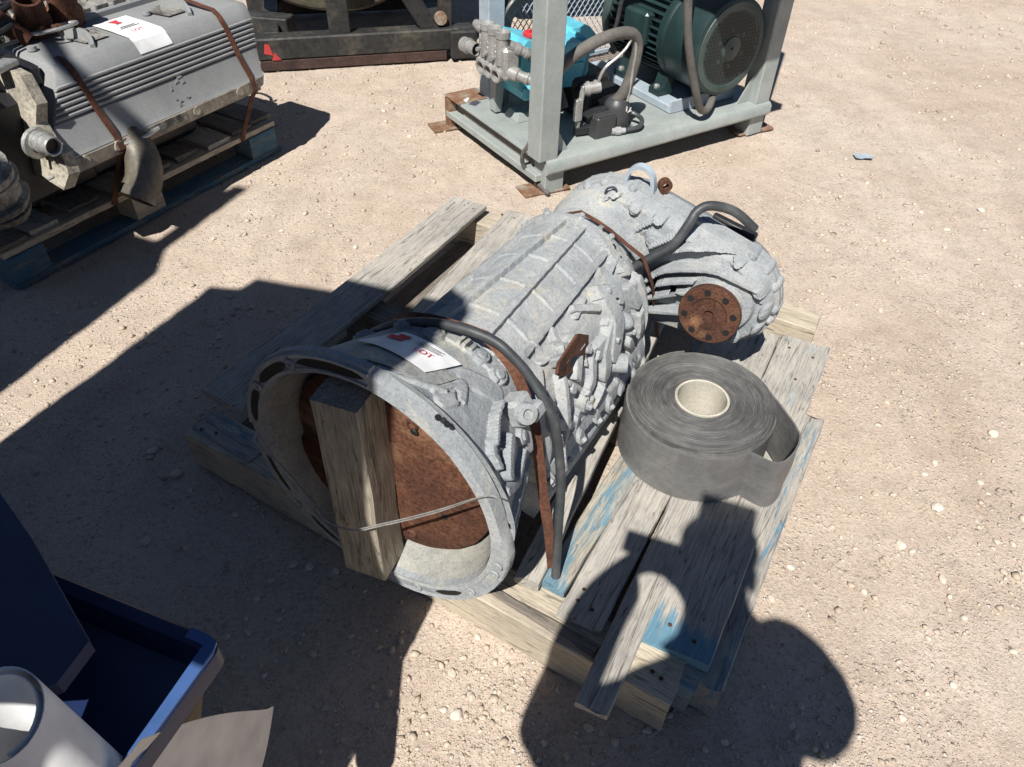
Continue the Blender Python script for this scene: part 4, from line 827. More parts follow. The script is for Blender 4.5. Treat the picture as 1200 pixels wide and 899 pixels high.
tb.box((-2.12,.96,.64),(.10,.24,.05),.012); tb.tube(catmull([(-2.05,.84,.64),(-2.10,.80,.70),(-2.2,.80,.74)],5),.03,12); tb.rough(.003,25,2); ep(tb,'exhaust_ports','rust')
th=MB()
for y in (.90,1.02): th.cyl(Vector((-2.09,y,.66))+Vector((.35,-.15,.75)).normalized()*.05,(.35,-.15,.75),.035,.005,20)
ep(th,'port_openings','hole')
cr=MB().tube(catmull([(-2.0+.05*math.cos(a),.915+.075*math.sin(a),.668+.01*math.cos(a)) for a in np.linspace(0,2*PI,14)[:-1]],4,True),.006,8,closed=True); ep(cr,'clamp_ring','bright')
rb_=MB()
for k in range(7): rb_.box((-2.0+.05*(random.random()-.5),.915+.09*(random.random()-.5),.66+.015*random.random()),(.02,.03,.012),.003,rz=random.random()*3)
ep(rb_,'debris','rust')
wi=MB()
for k in range(9):
    a=Vector((-1.85-.03*k,.40+.02*k,.60+.02*(k%3))); wi.tube(catmull([a,a+Vector((-.05,.12,.08+.02*(k%4))),a+Vector((-.12,.25,.07)),a+Vector((-.16,.38,.06+.02*(k%2)))],6),.006+.002*(k%3),8)
ep(wi,'wiring','black')
w2=MB()
for k in range(4):
    a=Vector((-1.95-.05*k,.46+.03*k,.68)); w2.tube(catmull([a,a+Vector((-.04,.10,.05)),a+Vector((-.14,.20,.05)),a+Vector((-.2,.26,.02))],6),.011,8)
w2.box((-1.86,.62,.655),(.05,.10,.02),.005,rz=.3).box((-1.90,.56,.68),(.03,.08,.02),.004,rz=.7); w2.rough(.004,30,2); ep(w2,'metal_lines','bright')
# straps and notice
def engine_strap(y0,label,dy0=0):
    cs=([] if y0<1 else [(-2.14,y0-.02,.648),(-2.10,y0-.02,.660),(-1.98,y0-.012,.648)])+[(-1.86,y0-.004,.632),(-1.838,y0,.6285),(-1.818,y0+.003,.612),(-1.795,y0+.007,.568),(-1.774,y0+.02,.47),(-1.746,y0+.035,.382),(-1.737,y0+.037,.335),(-1.76,y0+.03,.30),(-1.80,y0+.01,.20),(-1.815,y0-.01,.145),(-1.82,y0-.012,.12)]
    cs=[Vector(c_) for c_ in cs]; fine=[]
    for a,b in zip(cs[:-1],cs[1:]): fine+=[a,a.lerp(b,.5)]
    fine.append(cs[-1]); up=[Vector((1,0,.15)) if p.z<.60 else Vector((.1,0,1)) for p in fine]
    return MB().sweep([p+Vector((.003,0,.002)) for p in fine],[(-.011,-.0015),(.011,-.0015),(.011,.0015),(-.011,.0015)],up).thing('steel_strap','strap',TF,label,'strap','rusty steel straps round the machines')
engine_strap(.80,'rusty steel strap round the front end of the big engine, beside its coolant pipe')
engine_strap(1.44,'rusty steel strap round the far end of the big engine, right of the white notice')
nt_=MB(); a,b=(1.06,1.20); pf=[(-2.02,.635),(-1.93,.632),(-1.838,.6255),(-1.8215,.614),(-1.803,.585),(-1.80,.577)]
top=[(x+.003,y+(.012*k if 0 else 0),z+.002) for k,(x,z) in enumerate(pf) for y in np.linspace(a,b,5)]
nt_.add(top+[(x-.0012,y,z-.0012) for x,y,z in top],[(i*5+j,i*5+j+1,i*5+j+6,i*5+j+5) for i in range(5) for j in range(4)]+[(30+i*5+j,30+i*5+j+5,30+i*5+j+6,30+i*5+j+1) for i in range(5) for j in range(4)])
no=nt_.thing('paper_notice','paper',TF,'white paper notice with red emblem folded over the edge of the grey engine cover','paper',smooth=20)
inv=no.matrix_world.inverted()@TF
def flat_mark(name,m,pts,fs):
    o=MB().add([tuple(inv@Vector(p)) for p in pts],fs).part(name,m,no,0)
zt=lambda x:.6375+.0055*(x+1.93)*(-1/.09)*.8 if x<-1.93 else .6375-.0065*(x+1.93)/.092
zt=lambda x: float(np.interp(x,[-2.02,-1.93,-1.838],[.6385,.6355,.629]))
def on_top(cx,cy,pts): return [(cx-q[1],cy+q[0],zt(cx-q[1])+.0008) for q in pts]
flat_mark('red_emblem','redink',on_top(-1.975,1.125,[(-.018,.022),(.018,.022),(.010,.0),(.016,-.016),(-.012,-.016),(-.008,.0)]),[(0,1,2,5),(5,2,3,4)])
v,f=text_mesh('LOT',.026); flat_mark('red_lettering','redink',on_top(-1.865,1.13,v),f)
flat_mark('print_lines','ink',on_top(-1.92,1.13,[(-.03,.006),(.03,.006),(.03,.002),(-.03,.002),(-.04,-.006),(.04,-.006),(.04,-.010),(-.04,-.010)]),[(0,1,2,3),(4,5,6,7)])
sk=root('pump_skid',SF,'grey painted steel skid frame with upright posts carrying the pump and green motor','skid frame')
zd=.15
def sp(mb,name,m,par=None,smooth=35): return mb.part(name,m,par or sk,smooth)
sp(MB().box((.635,.41,zd-.005),(1.262,.81,.010),.002),'deck_plate','skid')
sp(MB().sweep([(-.0,.0,0),(1.27,0,0)],[(0.0,.092),(.012,.095),(.02,.106),(.02,.138),(.012,.150),(-.004,.156),(-.06,.156),(-.06,.150),(0,.148),(.006,.14),(.006,.10)],(0,0,1)),'front_channel','skid')
sp(MB().box((.635,.79,.118),(1.26,.05,.06),.004),'rear_channel','skid')
sp(MB().bar((-.002,.03,.068),(-.002,.80,.068),.05,.032,.004).bar((0.0,.02,.1435),(0.0,.81,.1435),.03,.011,.002),'side_channel','skid')
sp(MB().bar((.02,.03,.10),(.02,.80,.10),.01,.08,.002),'side_web','dark')
sp(MB().box((1.25,.41,.118),(.05,.72,.06),.004),'side_channel','skid')
for x,y,nm in ((.05,.045,'skid'),(1.22,.045,'skid'),(.0,.79,'skid_rust'),(1.22,.78,'skid')):
    lg=sp(MB().box((x,y,.072),(.095 if y<.1 else .05,.085 if y<.1 else .05,.142),.004),'leg',nm); sp(MB().box((x+(-.02 if x<.5 else .03),y+.01,.006),(.21 if y<.1 else .17,.10,.010),.002,rz=-.12),'foot_plate','skid_rust',lg)
sp(MB().box((.056,.745,zd+.0012),(.17,.14,.0016),.0005).box((.0,.745,zd+.004),(.03,.13,.006),.002).rough(.006,14,3),'rust_patch','skid_rust')
for x,y,m,wd,nm in ((.012,.045,'skid',.092,'post'),(1.222,.045,'skid',.092,'post'),(.165,.70,'galv',.085,'post'),(1.22,.76,'skid',.08,'post')):
    sp(MB().box((x,y,zd+.73),(wd,wd,1.46),.005),nm,m)
sp(MB().prism([(0,0),(.08,0),(0,.13)],(.058,.047,zd+.004),(1,0,0),(0,0,1),.006).prism([(0,0),(-.08,0),(0,.13)],(1.176,.047,zd+.004),(1,0,0),(0,0,1),.006),'gusset','skid',smooth=0)
sp(MB().box((.58,.03,1.355),(.44,.92,.035),.004).box((.58,-.42,1.33),(.44,.03,.09),.004),'shade_canopy','skid')  # unseen roof added to throw shade on the motor and right post
sp(MB().box((.62,.045,zd+1.42),(1.12,.07,.07),.004).box((.66,.74,zd+1.42),(.99,.07,.07),.004),'top_rail','skid')
sp(MB().box((.80,.44,zd+.019),(.09,.62,.036),.004).box((1.11,.44,zd+.019),(.09,.62,.036),.004).box((.955,.125,zd+.030),(.40,.012,.056),.002),'motor_rail','galv')
sp(MB().box((.048,.655,zd+.0018),(.05,.035,.001),.0003,rz=.5),'data_label','ink'); sp(MB().box((.035,.70,zd+.0018),(.05,.03,.001),.0003,rz=.5),'worn_sticker','paper')
# expanded metal guard at the back
sg=root('mesh_guard',SF,'expanded metal mesh guard standing behind the blue pump','guard'); eg=MB()
X0,X1,Z0,Z1,dx,dz=.27,1.08,.22,1.0,.032,.021
nx=int((X1-X0)/dx);nz=int((Z1-Z0)/dz)
for j in range(nz):
    for i in range(nx):
        x=X0+i*dx+(dx/2 if j%2 else 0); z=Z0+j*dz
        for s in (-1,1): eg.add([(x,.800,z-.002),(x+s*dx/2,.796,z+dz-.002),(x+s*dx/2,.796,z+dz+.0022),(x,.800,z+.0022),(x,.804,z-.002),(x+s*dx/2,.801,z+dz-.002),(x+s*dx/2,.801,z+dz+.0022),(x,.804,z+.0022)],[(0,1,2,3),(7,6,5,4),(3,2,6,7),(1,0,4,5)])
gm=eg.part('expanded_mesh','galv',sg,0)
MB().bar((X0,.80,.21),(X1,.80,.21),.02,.02).bar((X0,.80,1.0),(X1,.80,1.0),.02,.02).bar((X0,.80,.16),(X0,.80,1.0),.02,.02).bar((X1,.80,.16),(X1,.80,1.0),.02,.02).part('guard_frame','galv',sg)
# pump
pu=root('plunger_pump',SF@Matrix.Translation((.2,.45,zd)),'triplex plunger pump with bright metal head and light blue crankcase on the skid','pump')
P0=Vector((-.2,-.45,-zd))
def pm(mb,name,m,smooth=35): mb.v=[tuple(Vector(p)+P0) for p in mb.v]; return mb.part(name,m,pu,smooth)
hd=MB().box((.03,.42,.43),(.075,.22,.13),.012)
for y in (.48,.42,.36):
    hd.lathe([(0,.028),(.10,.027),(.104,.031),(.128,.031),(.13,.027),(.126,.020),(.11,.0)],(.012,y,.42),(0,0,1),18)
    hd.lathe([(-.05,.024),(0,.026),(.004,.030),(.034,.030),(.036,.026),(.034,.021),(.006,.020),(.006,0)],(.005,y,.386),(-.94,-.15,-.10),20)
    hd.box((.0,y+.03,.425),(.02,.02,.09),.006); hd.hexbolt((-.012,y+.03,.44),(-1,-.2,.2),.010,.014); hd.hexbolt((-.008,y+.03,.40),(-1,-.2,.2),.010,.014)
hd.lathe([(0,.026),(.05,.026),(.052,.032),(.06,.032),(.064,.030),(.09,.030),(.092,.024),(.088,.0)],(-.01,.53,.432),(-.15,1,0),18)
hd.lathe([(0,.026),(.04,.026),(.045,.018),(.075,.018)],(.03,.53,.51),(0,1,0),14)
hd.lathe([(0,.020),(.03,.020),(.032,.024),(.05,.024),(.052,.019),(.075,.019),(.077,.022),(.092,.022),(.10,.017),(.14,.016)],(.02,.33,.505),(.80,-.30,-.42),16)
hd.lathe([(0,.026),(.05,.027),(.055,.021),(.085,.021),(.088,.024),(.10,.024),(.105,.019),(.16,.018)],(.02,.33,.40),(.45,-.85,-.12),16)
pm(hd,'pump_head','manifold')
pm(MB().tube(catmull([(.10,.29,.46),(.16,.24,.40),(.19,.20,.33),(.20,.17,.27)],6),.019,12).tube([(.07,.21,.385),(.085,.16,.37),(.13,.12,.33)],.019,12),'outlet_hoses','hose')
ck=MB().loft([[(.08,y0,.31),(.09,y0,.40),(.09,y0,.475),(.12,y0,.50),(.27,y0,.455),(.31,y0,.40),(.31,y0,.29),(.12,y0,.28)] for y0 in (.34,.345,.56,.565)])
ck.loft([[(.29,y0,.28),(.29,y0,.43),(.33,y0,.46),(.40,y0,.455),(.435,y0,.42),(.44,y0,.33),(.41,y0,.27)] for y0 in (.34,.355,.58,.595)])
ck.loft([[(.41,y0,.34),(.41,y0,.42),(.45,y0,.465),(.54,y0,.46),(.58,y0,.42),(.58,y0,.34)] for y0 in (.48,.49,.66,.67)])
ck.box((.43,.42,.38),(.03,.16,.16),.012,ry=.2).box((.28,.338,.37),(.26,.02,.012),.004).box((.2,.45,.29),(.2,.25,.06),.01)
pm(ck,'crankcase','cyan',30)
pm(MB().lathe([(0,.022),(.006,.034),(.018,.034),(.024,.026),(.024,0)],(.185,.42,.483),(.05,0,1),12).box((.185,.42,.509),(.05,.012,.008),.003,rz=.5),'filler_cap','red')
pm(MB().prism([(0,0),(.03,0),(.05,.16),(.0,.16)],(.065,.55,zd+.01),(1,0,0),(0,0,1),.05).prism([(0,0),(.05,0),(.05,.12),(.01,.12)],(.13,.62,zd+.01),(1,0,0),(0,0,1),.05).box((.40,.50,zd+.05),(.16,.2,.09),.01),'pump_foot','skid')
pm(MB().loft([[(x*k+.175,y*k+.425,z) for x,y in ((-.075,-.055),(.075,-.055),(.075,.055),(-.075,.055))] for z,k in ((zd+.002,1),(zd+.03,.82),(zd+.034,.78))]),'mount_pad','skid',20)
pm(MB().hexbolt((.175,.425,zd+.034),(0,0,1),.014,.012),'pad_bolt','skid')
sh_=MB().lathe([(0,.10),(0,.145),(.008,.152),(.07,.152),(.078,.145),(.078,.10)],(.34,.66,.44),(0,1,0),40); pm(sh_,'belt_guard','black')
dk_=MB().box((.46,.30,.215),(.20,.2,.12),.01).box((.46,.42,.23),(.2,.2,.16),.015); pm(dk_,'drive_base','black')
lev=MB().bar((.25,.14,.17),(.265,.14,.36),.022,.012).bar((.245,.135,.22),(.245,.135,.31),.035,.02); lev.cyl((.27,.14,.345),(.8,-.3,.1),.024,.07,14).cyl((.28,.14,.345),(.8,-.3,.1),.03,.015,14).cyl((.315,.13,.35),(.8,-.3,.1),.027,.012,14); pm(lev,'bypass_valve','manifold')
pm(MB().bar((.27,.12,.24),(.46,.14,.26),.05,.012).bar((.24,.14,.175),(.33,.12,.175),.03,.03),'mount_plate','black')
# motor: its axis runs across the skid, fan end to the front
mo=root('electric_motor',SF@Matrix.Translation((.955,.36,zd+.002)),'big dark green electric motor with round perforated fan cover on the skid','electric motor')
Q0=Vector((-.955,-.36,-zd-.002))
def mm_(mb,name,m,smooth=35): mb.v=[tuple(Vector(p)+Q0) for p in mb.v]; return mb.part(name,m,mo,smooth)
mc_=Vector((.955,.02,.435)); YA=(0,1,0)
mm_(MB().lathe([(.24,0),(.24,.170),(.60,.172),(.66,.165),(.665,.07),(.74,.06),(.74,0)],mc_,YA,48),'motor_body','green')
for k in range(40):
    a=2*PI*k/40; d=Vector((math.sin(a),0,math.cos(a))); mm_(MB().bar(mc_+Vector((0,.25,0))+d*.178,mc_+Vector((0,.60,0))+d*.178,.005,.036,.001,up=d),'cooling_fin','green')
mm_(MB().lathe([(.60,.165),(.60,.200),(.625,.204),(.65,.200),(.655,.165)],mc_,YA,48),'end_bell','greenlt')
mm_(MB().lathe([(.255,.182),(.255,.199),(.23,.204),(.215,.2045),(.205,.200),(.195,.2045),(.03,.205),(.006,.200),(.0,.188),(-.001,.160),(-.001,0)],mc_,YA,64),'fan_cover','green')
mm_(MB().lathe([(-.001,.186),(-.004,.184),(-.0045,.160),(-.0015,.156)],mc_,YA,64).lathe([(-.001,.052),(-.007,.048),(-.009,.034),(-.009,0)],mc_,YA,24),'cover_rim','greenlt')
mm_(MB().hexbolt(mc_+Vector((0,-.009,0)),(0,-1,0),.006,.005),'cover_bolt','black')
for i in range(-10,11):
    for j in range(-10,11):
        x=(i+(.5 if j%2 else 0))*.0178; z=j*.0154; r=math.hypot(x,z); a=math.degrees(math.atan2(z,x))
        if .060<r<.150 and not (abs(((a-38)%60)-30)>25 and r<.09): mm_(MB().lathe([(-.0022,.0074),(-.0022,0)],mc_+Vector((x,0,z)),YA,6),'grille_hole','hole',0)
for sx in (-1,1):
    for y in (.30,.56): mm_(MB().prism([(-.035,0),(.05,0),(.05,.025),(.02,.035),(-.01,.13),(-.035,.13)] if sx>0 else [(.035,0),(.035,.13),(.01,.13),(-.02,.035),(-.05,.025),(-.05,0)],(.955+sx*.13,y,zd+.040),(1,0,0),(0,0,1),.07),'motor_foot','green')
    for y in (.265,.525): mm_(MB().hexbolt((.955+sx*.165,y,zd+.064),(0,0,1),.014,.018),'foot_bolt','bright')
mm_(MB().box((.77,.42,.45),(.06,.16,.14),.012),'terminal_box','green')
mm_(MB().box((.90,.16,.632),(.06,.03,.002),.0005,ry=-.28),'data_plate','galv')
# little gear motor and loose hoses
gr=root('small_motor',SF@Matrix.Translation((.40,.11,zd)),'small charcoal motor with square terminal box standing at the front of the skid','electric motor')
G0=Vector((-.40,-.11,-zd))
def gg(mb,name,m): mb.v=[tuple(Vector(p)+G0) for p in mb.v]; return mb.part(name,m,gr)
gg(MB().lathe([(0,0),(0,.052),(.004,.056),(.09,.056),(.11,.050),(.125,.036),(.13,0)],(.44,.12,zd+.01),(0,0,1),24).box((.44,.12,zd+.007),(.12,.10,.014),.003),'motor_can','gearmotor')
gg(MB().box((.345,.10,zd+.048),(.10,.085,.092),.005).box((.345,.10,zd+.096),(.094,.08,.006),.002),'terminal_box','gearmotor')
gg(MB().cyl((.375,.06,zd+.025),(.9,-.35,0),.014,.02,12).cyl((.39,.054,zd+.025),(.9,-.35,0),.018,.025,8).cyl((.413,.045,zd+.025),(.9,-.35,0),.012,.02,12),'cable_gland','greyplastic')
gg(MB().tube(catmull([(.43,.04,zd+.025),(.50,.03,zd+.03),(.545,.07,zd+.04),(.535,.12,zd+.05),(.50,.13,zd+.055)],6),.010,10),'cable','hose')
sw=MB().prism([(0,0),(.022,.003),(.020,.007),(.003,.005)],(.455,.0650,zd+.088),(1,0,0),(0,0,1),.0015).prism([(0,0),(.006,0),(.006,.02),(0,.022)],(.445,.0648,zd+.095),(1,0,0),(0,0,1),.0015).prism([(0,0),(.005,0),(.012,.012),(.006,.014)],(.462,.0652,zd+.094),(1,0,0),(0,0,1),.0015); gg(sw,'paint_scuff','paper')
MB().tube(catmull([(.09,.12,.42),(.12,.10,.475),(.204,.10,.518),(.304,.10,.547),(.40,.10,.555),(.465,.10,.54),(.495,.10,.489),(.485,.10,.40),(.455,.10,.32),(.43,.12,.27)],7),.024,14).thing('suction_hose','hosegrey',SF,'thick grey hose arching from the pump behind the front post of the skid','hose')
MB().tube(catmull([(.56,-.035,1.0),(.585,-.035,.78),(.605,-.035,.66),(.633,-.035,.545),(.688,-.035,.405),(.75,-.032,.285),(.80,-.02,.215),(.85,-.01,.20),(.90,.02,.215),(.95,.06,.225)],7),.017,12).thing('drain_hose','hosegrey',SF,'long grey hose hanging down in front of the green motor','hose')
MB().tube(catmull([(.46,.16,.80),(.43,.155,.65),(.415,.15,.58),(.39,.14,.52),(.40,.13,.47)],6),.008,8).thing('cable','black',SF,'dark cable hanging above the blue pump beside the front post','cable')
MB().tube(catmull([(.32,.12,.36),(.335,.10,.43),(.39,.09,.47),(.43,.09,.50),(.46,.09,.54),(.475,.085,.48),(.468,.08,.40),(.462,.08,.30),(.46,.08,.28)],6),.006,8).thing('grey_cable','manifold',SF,'thin grey cable looping from the bypass valve under the thick hose','cable')
MB().tube(catmull([(.03,.11,.33),(.0,.085,.25),(-.03,.09,.19),(-.04,.11,.15),(-.032,.12,.10),(-.01,.10,.06),(.0,.03,.03),(.01,-.02,.015)],6),.009,8).thing('drain_tube','hosegrey',SF,'thin grey tube drooping over the left edge of the skid deck','hose')
fit=MB().cyl((.16,-.055,.018),(1,.25,0),.013,.05,10).cyl((.21,-.043,.018),(1,.25,0),.009,.06,10).box((.14,-.055,.014),(.05,.04,.02),.005,rz=.3); fit.thing('pipe_fitting','gearmotor',SF,'small dark pipe fitting lying on the dirt by the front foot of the skid','pipe fitting')
FLAP=[(-0.726, 0.614, 0.745), (-0.648, 0.592, 0.745), (-0.56, 0.512, 0.745), (-0.436, 0.385, 0.745), (-0.448, 0.339, 0.745), (-0.504, 0.304, 0.745), (-0.614, 0.293, 0.745)]
CARD=[(-0.414, 0.228, 0.73), (-0.352, 0.387, 0.33), (-0.339, 0.484, 0.385), (-0.371, 0.311, 0.705)]
ROLLC=(-0.358, 0.247)
PERSON={'pelvis':(.18,-.40,.98,(.17,.12)),'belly':(.18,-.38,1.20,(.17,.12)),'chest':(.19,-.36,1.38,(.15,.11)),'neck':(.17,-.33,1.62,.095),'jaw':(.125,-.28,1.75,.068),'brow':(.117,-.265,1.85,.080),'crown':(.115,-.265,1.92,.056),
'sh_l':(.0,-.34,1.38,.07),'el_l':(-.13,-.26,1.12,.07),'wr_l':(-.085,-.10,1.41,.060),'ha_l':(-.07,-.06,1.475,.060),
'sh_r':(.335,-.33,1.69,.10),'el_r':(.385,-.22,1.36,.078),'wr_r':(.16,-.10,1.44,.062),'ha_r':(.07,-.06,1.475,.060),
'hip_l':(.10,-.41,.90,.10),'kn_l':(.08,-.38,.50,.065),'an_l':(.07,-.42,.10,.045),'to_l':(.06,-.27,.045,.04),
'hip_r':(.28,-.41,.90,.10),'kn_r':(.30,-.38,.50,.065),'an_r':(.31,-.42,.10,.045),'to_r':(.33,-.27,.045,.04)}

# ------------------------------------------------------------------ black trailer frame in the distance
TR=frame(-1.38,4.10,15.2)
tl=root('trailer_frame',TR,'black worn steel trailer frame carrying a large dusty drum behind the engine','trailer')
def tp(mb,name,m,smooth=35): return mb.part(name,m,tl,smooth)
tp(MB().box((.50,.06,.112),(1.14,.11,.112),.008),'side_beam','trailer')
tp(MB().box((1.085,.05,.088),(.15,.16,.15),.01),'end_block','trailer')
tp(MB().box((.48,.03,.028),(1.02,.05,.052),.003),'lower_rail','rust_shade')  # rust colour darkened to stand for the shade on this rail
tp(MB().box((.415,.075,.67),(.115,.10,1.02),.008),'post','trailer')
tp(MB().bar((.92,.08,.14),(.52,.08,.80),.10,.09,.006),'brace','trailer')
tp(MB().box((1.0,.09,.53),(.07,.07,.74),.006),'post','trailer')
tp(MB().bar((-.18,.45,.13),(.16,.30,.13),.12,.12,.006).bar((-.1,.95,.10),(1.1,.95,.10),.12,.14,.006).bar((.05,.1,.13),(.05,.95,.13),.08,.08,.005).bar((.98,.1,.13),(.98,.95,.13),.08,.08,.005),'cross_beams','trailer')
tp(MB().prism([(0,0),(.045,-.012),(.034,.045),(.01,.05)],(.0,.004,.095),(1,0,0),(0,0,1),.003).prism([(0,0),(.05,.0),(.018,.042)],(.035,.004,.058),(1,0,0),(0,0,1),.003),'red_tape','redpaint',0)
dr=MB().lathe([(0,0),(.03,.45),(.05,.60),(.07,.66),(.10,.68),(.62,.68),(.66,.64),(.66,0)],(.45,.20,.88),(0,1,0),72); dr.rough(.01,5,3); tp(dr,'drum','drum')
tp(MB().lathe([(0,.30),(.0,.33),(.03,.33),(.03,.30)],(.45,.215,.88),(0,-1,0),40),'drum_ring','trailer')
tp(MB().cyl((.97,.06,.215),(0,-1,0),.035,.03,16),'pin','skid_rust')
tp(MB().box((.5,.5,1.30),(1.2,.9,.06),.01).box((1.7,.6,1.2),(.9,.8,1.0),.03),'upper_housing','trailer')
# ------------------------------------------------------------------ blue tray, with unseen tall panels shaped to cast the left shadow
bmx=root('blue_machine',BF@Matrix.Translation((-1.1,-.35,0)),'blue tray left of the pallet with added unseen tall panels that cast the big shadow','machine')
B0=Vector((1.1,.35,0))
def bp(mb,name,m,smooth=35): mb.v=[tuple(Vector(p)+B0) for p in mb.v]; return mb.part(name,m,bmx,smooth)
SY=-.2
outer=[(-.457,.02),(-.457,2.22),(-.49,2.32),(-.80,2.59),(-1.2,2.585),(-1.58,2.52),(-1.60,2.425),(-1.70,2.385),(-1.76,1.33),(-1.77,.02)]
bp(MB().prism([(-.457,.02),(-.457,.99),(-.69,.99),(-.69,1.25),(-.535,1.25),(-.53,1.105),(-.486,1.105),(-.484,1.325),(-.457,1.325),(-.50,1.42),(-.515,1.6),(-.49,1.85),(-.47,2.1),(-.475,2.28),(-.50,2.34),(-.80,2.59),(-1.2,2.585),(-1.58,2.52),(-1.60,2.425),(-1.70,2.385),(-1.76,1.33),(-1.77,.02)],(0,SY,0),(1,0,0),(0,0,1),.03),'shadow_panel','navy',0)  # unseen panel cut to the shadow outline; opening added to sunlight the papers
bp(MB().box((-1.1,-.75,.35),(1.2,.9,.5),.03),'base_tank','navy')
bp(MB().prism([(-1.92,.02),(-1.92,2.38),(-2.01,2.60),(-2.40,2.62),(-2.9,2.3),(-2.9,.02)],(0,SY,0),(1,0,0),(0,0,1),.03).box((-1.85,SY-.015,.6),(.2,.02,.1),.002),'shadow_wing','navy')  # unseen panel shaped to cast the shade over the engine's front
bp(MB().box((-2.028,SY-.05,1.67),(.07,.03,3.2),.003).bar((-2.03,SY-.05,3.13),(-2.42,SY-.05,3.50),.03,.055,.003).box((-2.44,SY-.05,1.75),(.05,.03,3.5),.003),'shadow_mast','navy')  # unseen post and brace shaped to cast a shadow band on the engine
TX0,TX1,TY0,TY1=-1.25,-.457,-.165,.300; tz=.675
def rr(x0,x1,y0,y1,r,z,n=5):
    out=[]
    for cx,cy,a0 in ((x1-r,y1-r,0),(x0+r,y1-r,90),(x0+r,y0+r,180),(x1-r,y0+r,270)):
        for k in range(n+1): a=R(a0+90*k/n); out.append((cx+r*math.cos(a),cy+r*math.sin(a),z))
    return out
bp(MB().loft([rr(TX0,TX1,TY0,TY1,.02,tz-.03),rr(TX0,TX1,TY0,TY1,.02,tz),rr(TX0+.004,TX1-.004,TY0+.004,TY1-.004,.02,tz+.004),rr(TX0+.02,TX1-.018,TY0+.02,TY1-.018,.012,tz+.001),rr(TX0+.03,TX1-.034,TY0+.03,TY1-.03,.01,tz-.03),rr(TX0+.05,TX1-.12,TY0+.05,TY1-.06,.01,tz-.24)]),'tray','navy')
bp(MB().loft([rr(TX0+.03,TX1-.036,TY0+.03,TY1-.032,.01,tz-.032),rr(TX0+.052,TX1-.122,TY0+.052,TY1-.062,.01,tz-.235)][::-1],False).prism([(TX0+.05,TY0+.05),(TX1-.122,TY0+.05),(TX1-.122,TY1-.062),(TX0+.05,TY1-.062)],(0,0,tz-.236),(1,0,0),(0,1,0),.004),'tray_lining','navy')
bp(MB().loft([rr(TX0+.006,TX1-.026,TY0+.006,TY1-.006,.012,tz-.031),rr(TX0+.04,TX1-.10,TY0+.02,TY1-.010,.012,.42),rr(TX0+.08,TX1-.19,TY0+.03,TY1-.012,.012,.05)]),'outer_casing','cardboard')
bp(MB().prism([(TX1-.0135,.150),(TX1-.001,.150),(TX1-.001,TY1-.02),(TX1-.006,TY1-.006),(TX1-.02,TY1-.001),(TX1-.045,TY1-.001),(TX1-.045,TY1-.0135),(TX1-.018,TY1-.0145)],(0,0,tz+.002),(1,0,0),(0,1,0),.0045),'rim_sunlit','navy_sunlit')  # sunlit edge of the rim put in as a lighter strip
ir=BF.inverted()
def fromworld(x,y,z): return ir@Vector((x,y,z))
flp=[fromworld(*p) for p in FLAP]
bp(MB().prism([(p.x,p.y) for p in flp],(0,0,.745),(1,0,0),(0,1,0),.02),'lid_flap','navyflap')
bp(MB().bar((-.70,.05,.66),(-.70,.05,.755),.04,.04).bar((-.80,.25,.66),(-.80,.25,.755),.04,.04),'lid_hinge','navy')
bp(MB().box((-.9,SY+.05,.45),(.7,.08,.06),.004),'tray_bracket','navy')
# curled paper roll and off-white card resting on the tray
pr=MB(); cx,cy=ROLLC; rows=[]
for i in range(61):
    a=R(-60+i*10.5); r=.033+.00018*i+(.012*max(0,(i-46)/14)**1.5); x=cx+r*math.cos(a);y=cy+r*math.sin(a)
    rows.append([(x,y,.445),(x,y,.53),(x,y,.68),(x,y,.800+.010*math.sin(a)),(x-.0012*math.cos(a),y-.0012*math.sin(a),.800+.010*math.sin(a)),(x-.0012*math.cos(a),y-.0012*math.sin(a),.445)])
rows=[[(q[0]-(q[2]-.445)*.30,q[1]+(q[2]-.445)*.12,q[2]) for q in r_] for r_ in rows]; pr.loft(rows,False); pr.f=[f for f in pr.f]; pr.thing('paper_roll','paper',WF,'loosely curled roll of white paper standing in the blue tray','paper roll',smooth=60)
cd=MB(); nI,nJ=12,8; top=[]
A_,B_,C_,D_=[Vector(p) for p in CARD]
for i in range(nI+1):
    for j in range(nJ+1):
        u,v=i/nI,j/nJ; p=(A_*(1-u)+B_*u)*(1-v)+(D_*(1-u)+C_*u)*v; top.append(p+Vector((0,0,.02*math.sin(u*PI)-.012*math.sin(v*PI)+(.012*max(0,(u-.85)/.15)**2))))
k=len(top); q=lambda i,j:i*(nJ+1)+j; F=[(q(i,j),q(i+1,j),q(i+1,j+1),q(i,j+1)) for i in range(nI) for j in range(nJ)]
cd.add(top+[p-Vector((0,0,.0015)) for p in top],F+[tuple(x+k for x in f)[::-1] for f in F]); cd.thing('card_sheet','card',WF,'curved off-white sheet of card lying across the front of the blue tray','card',smooth=60)
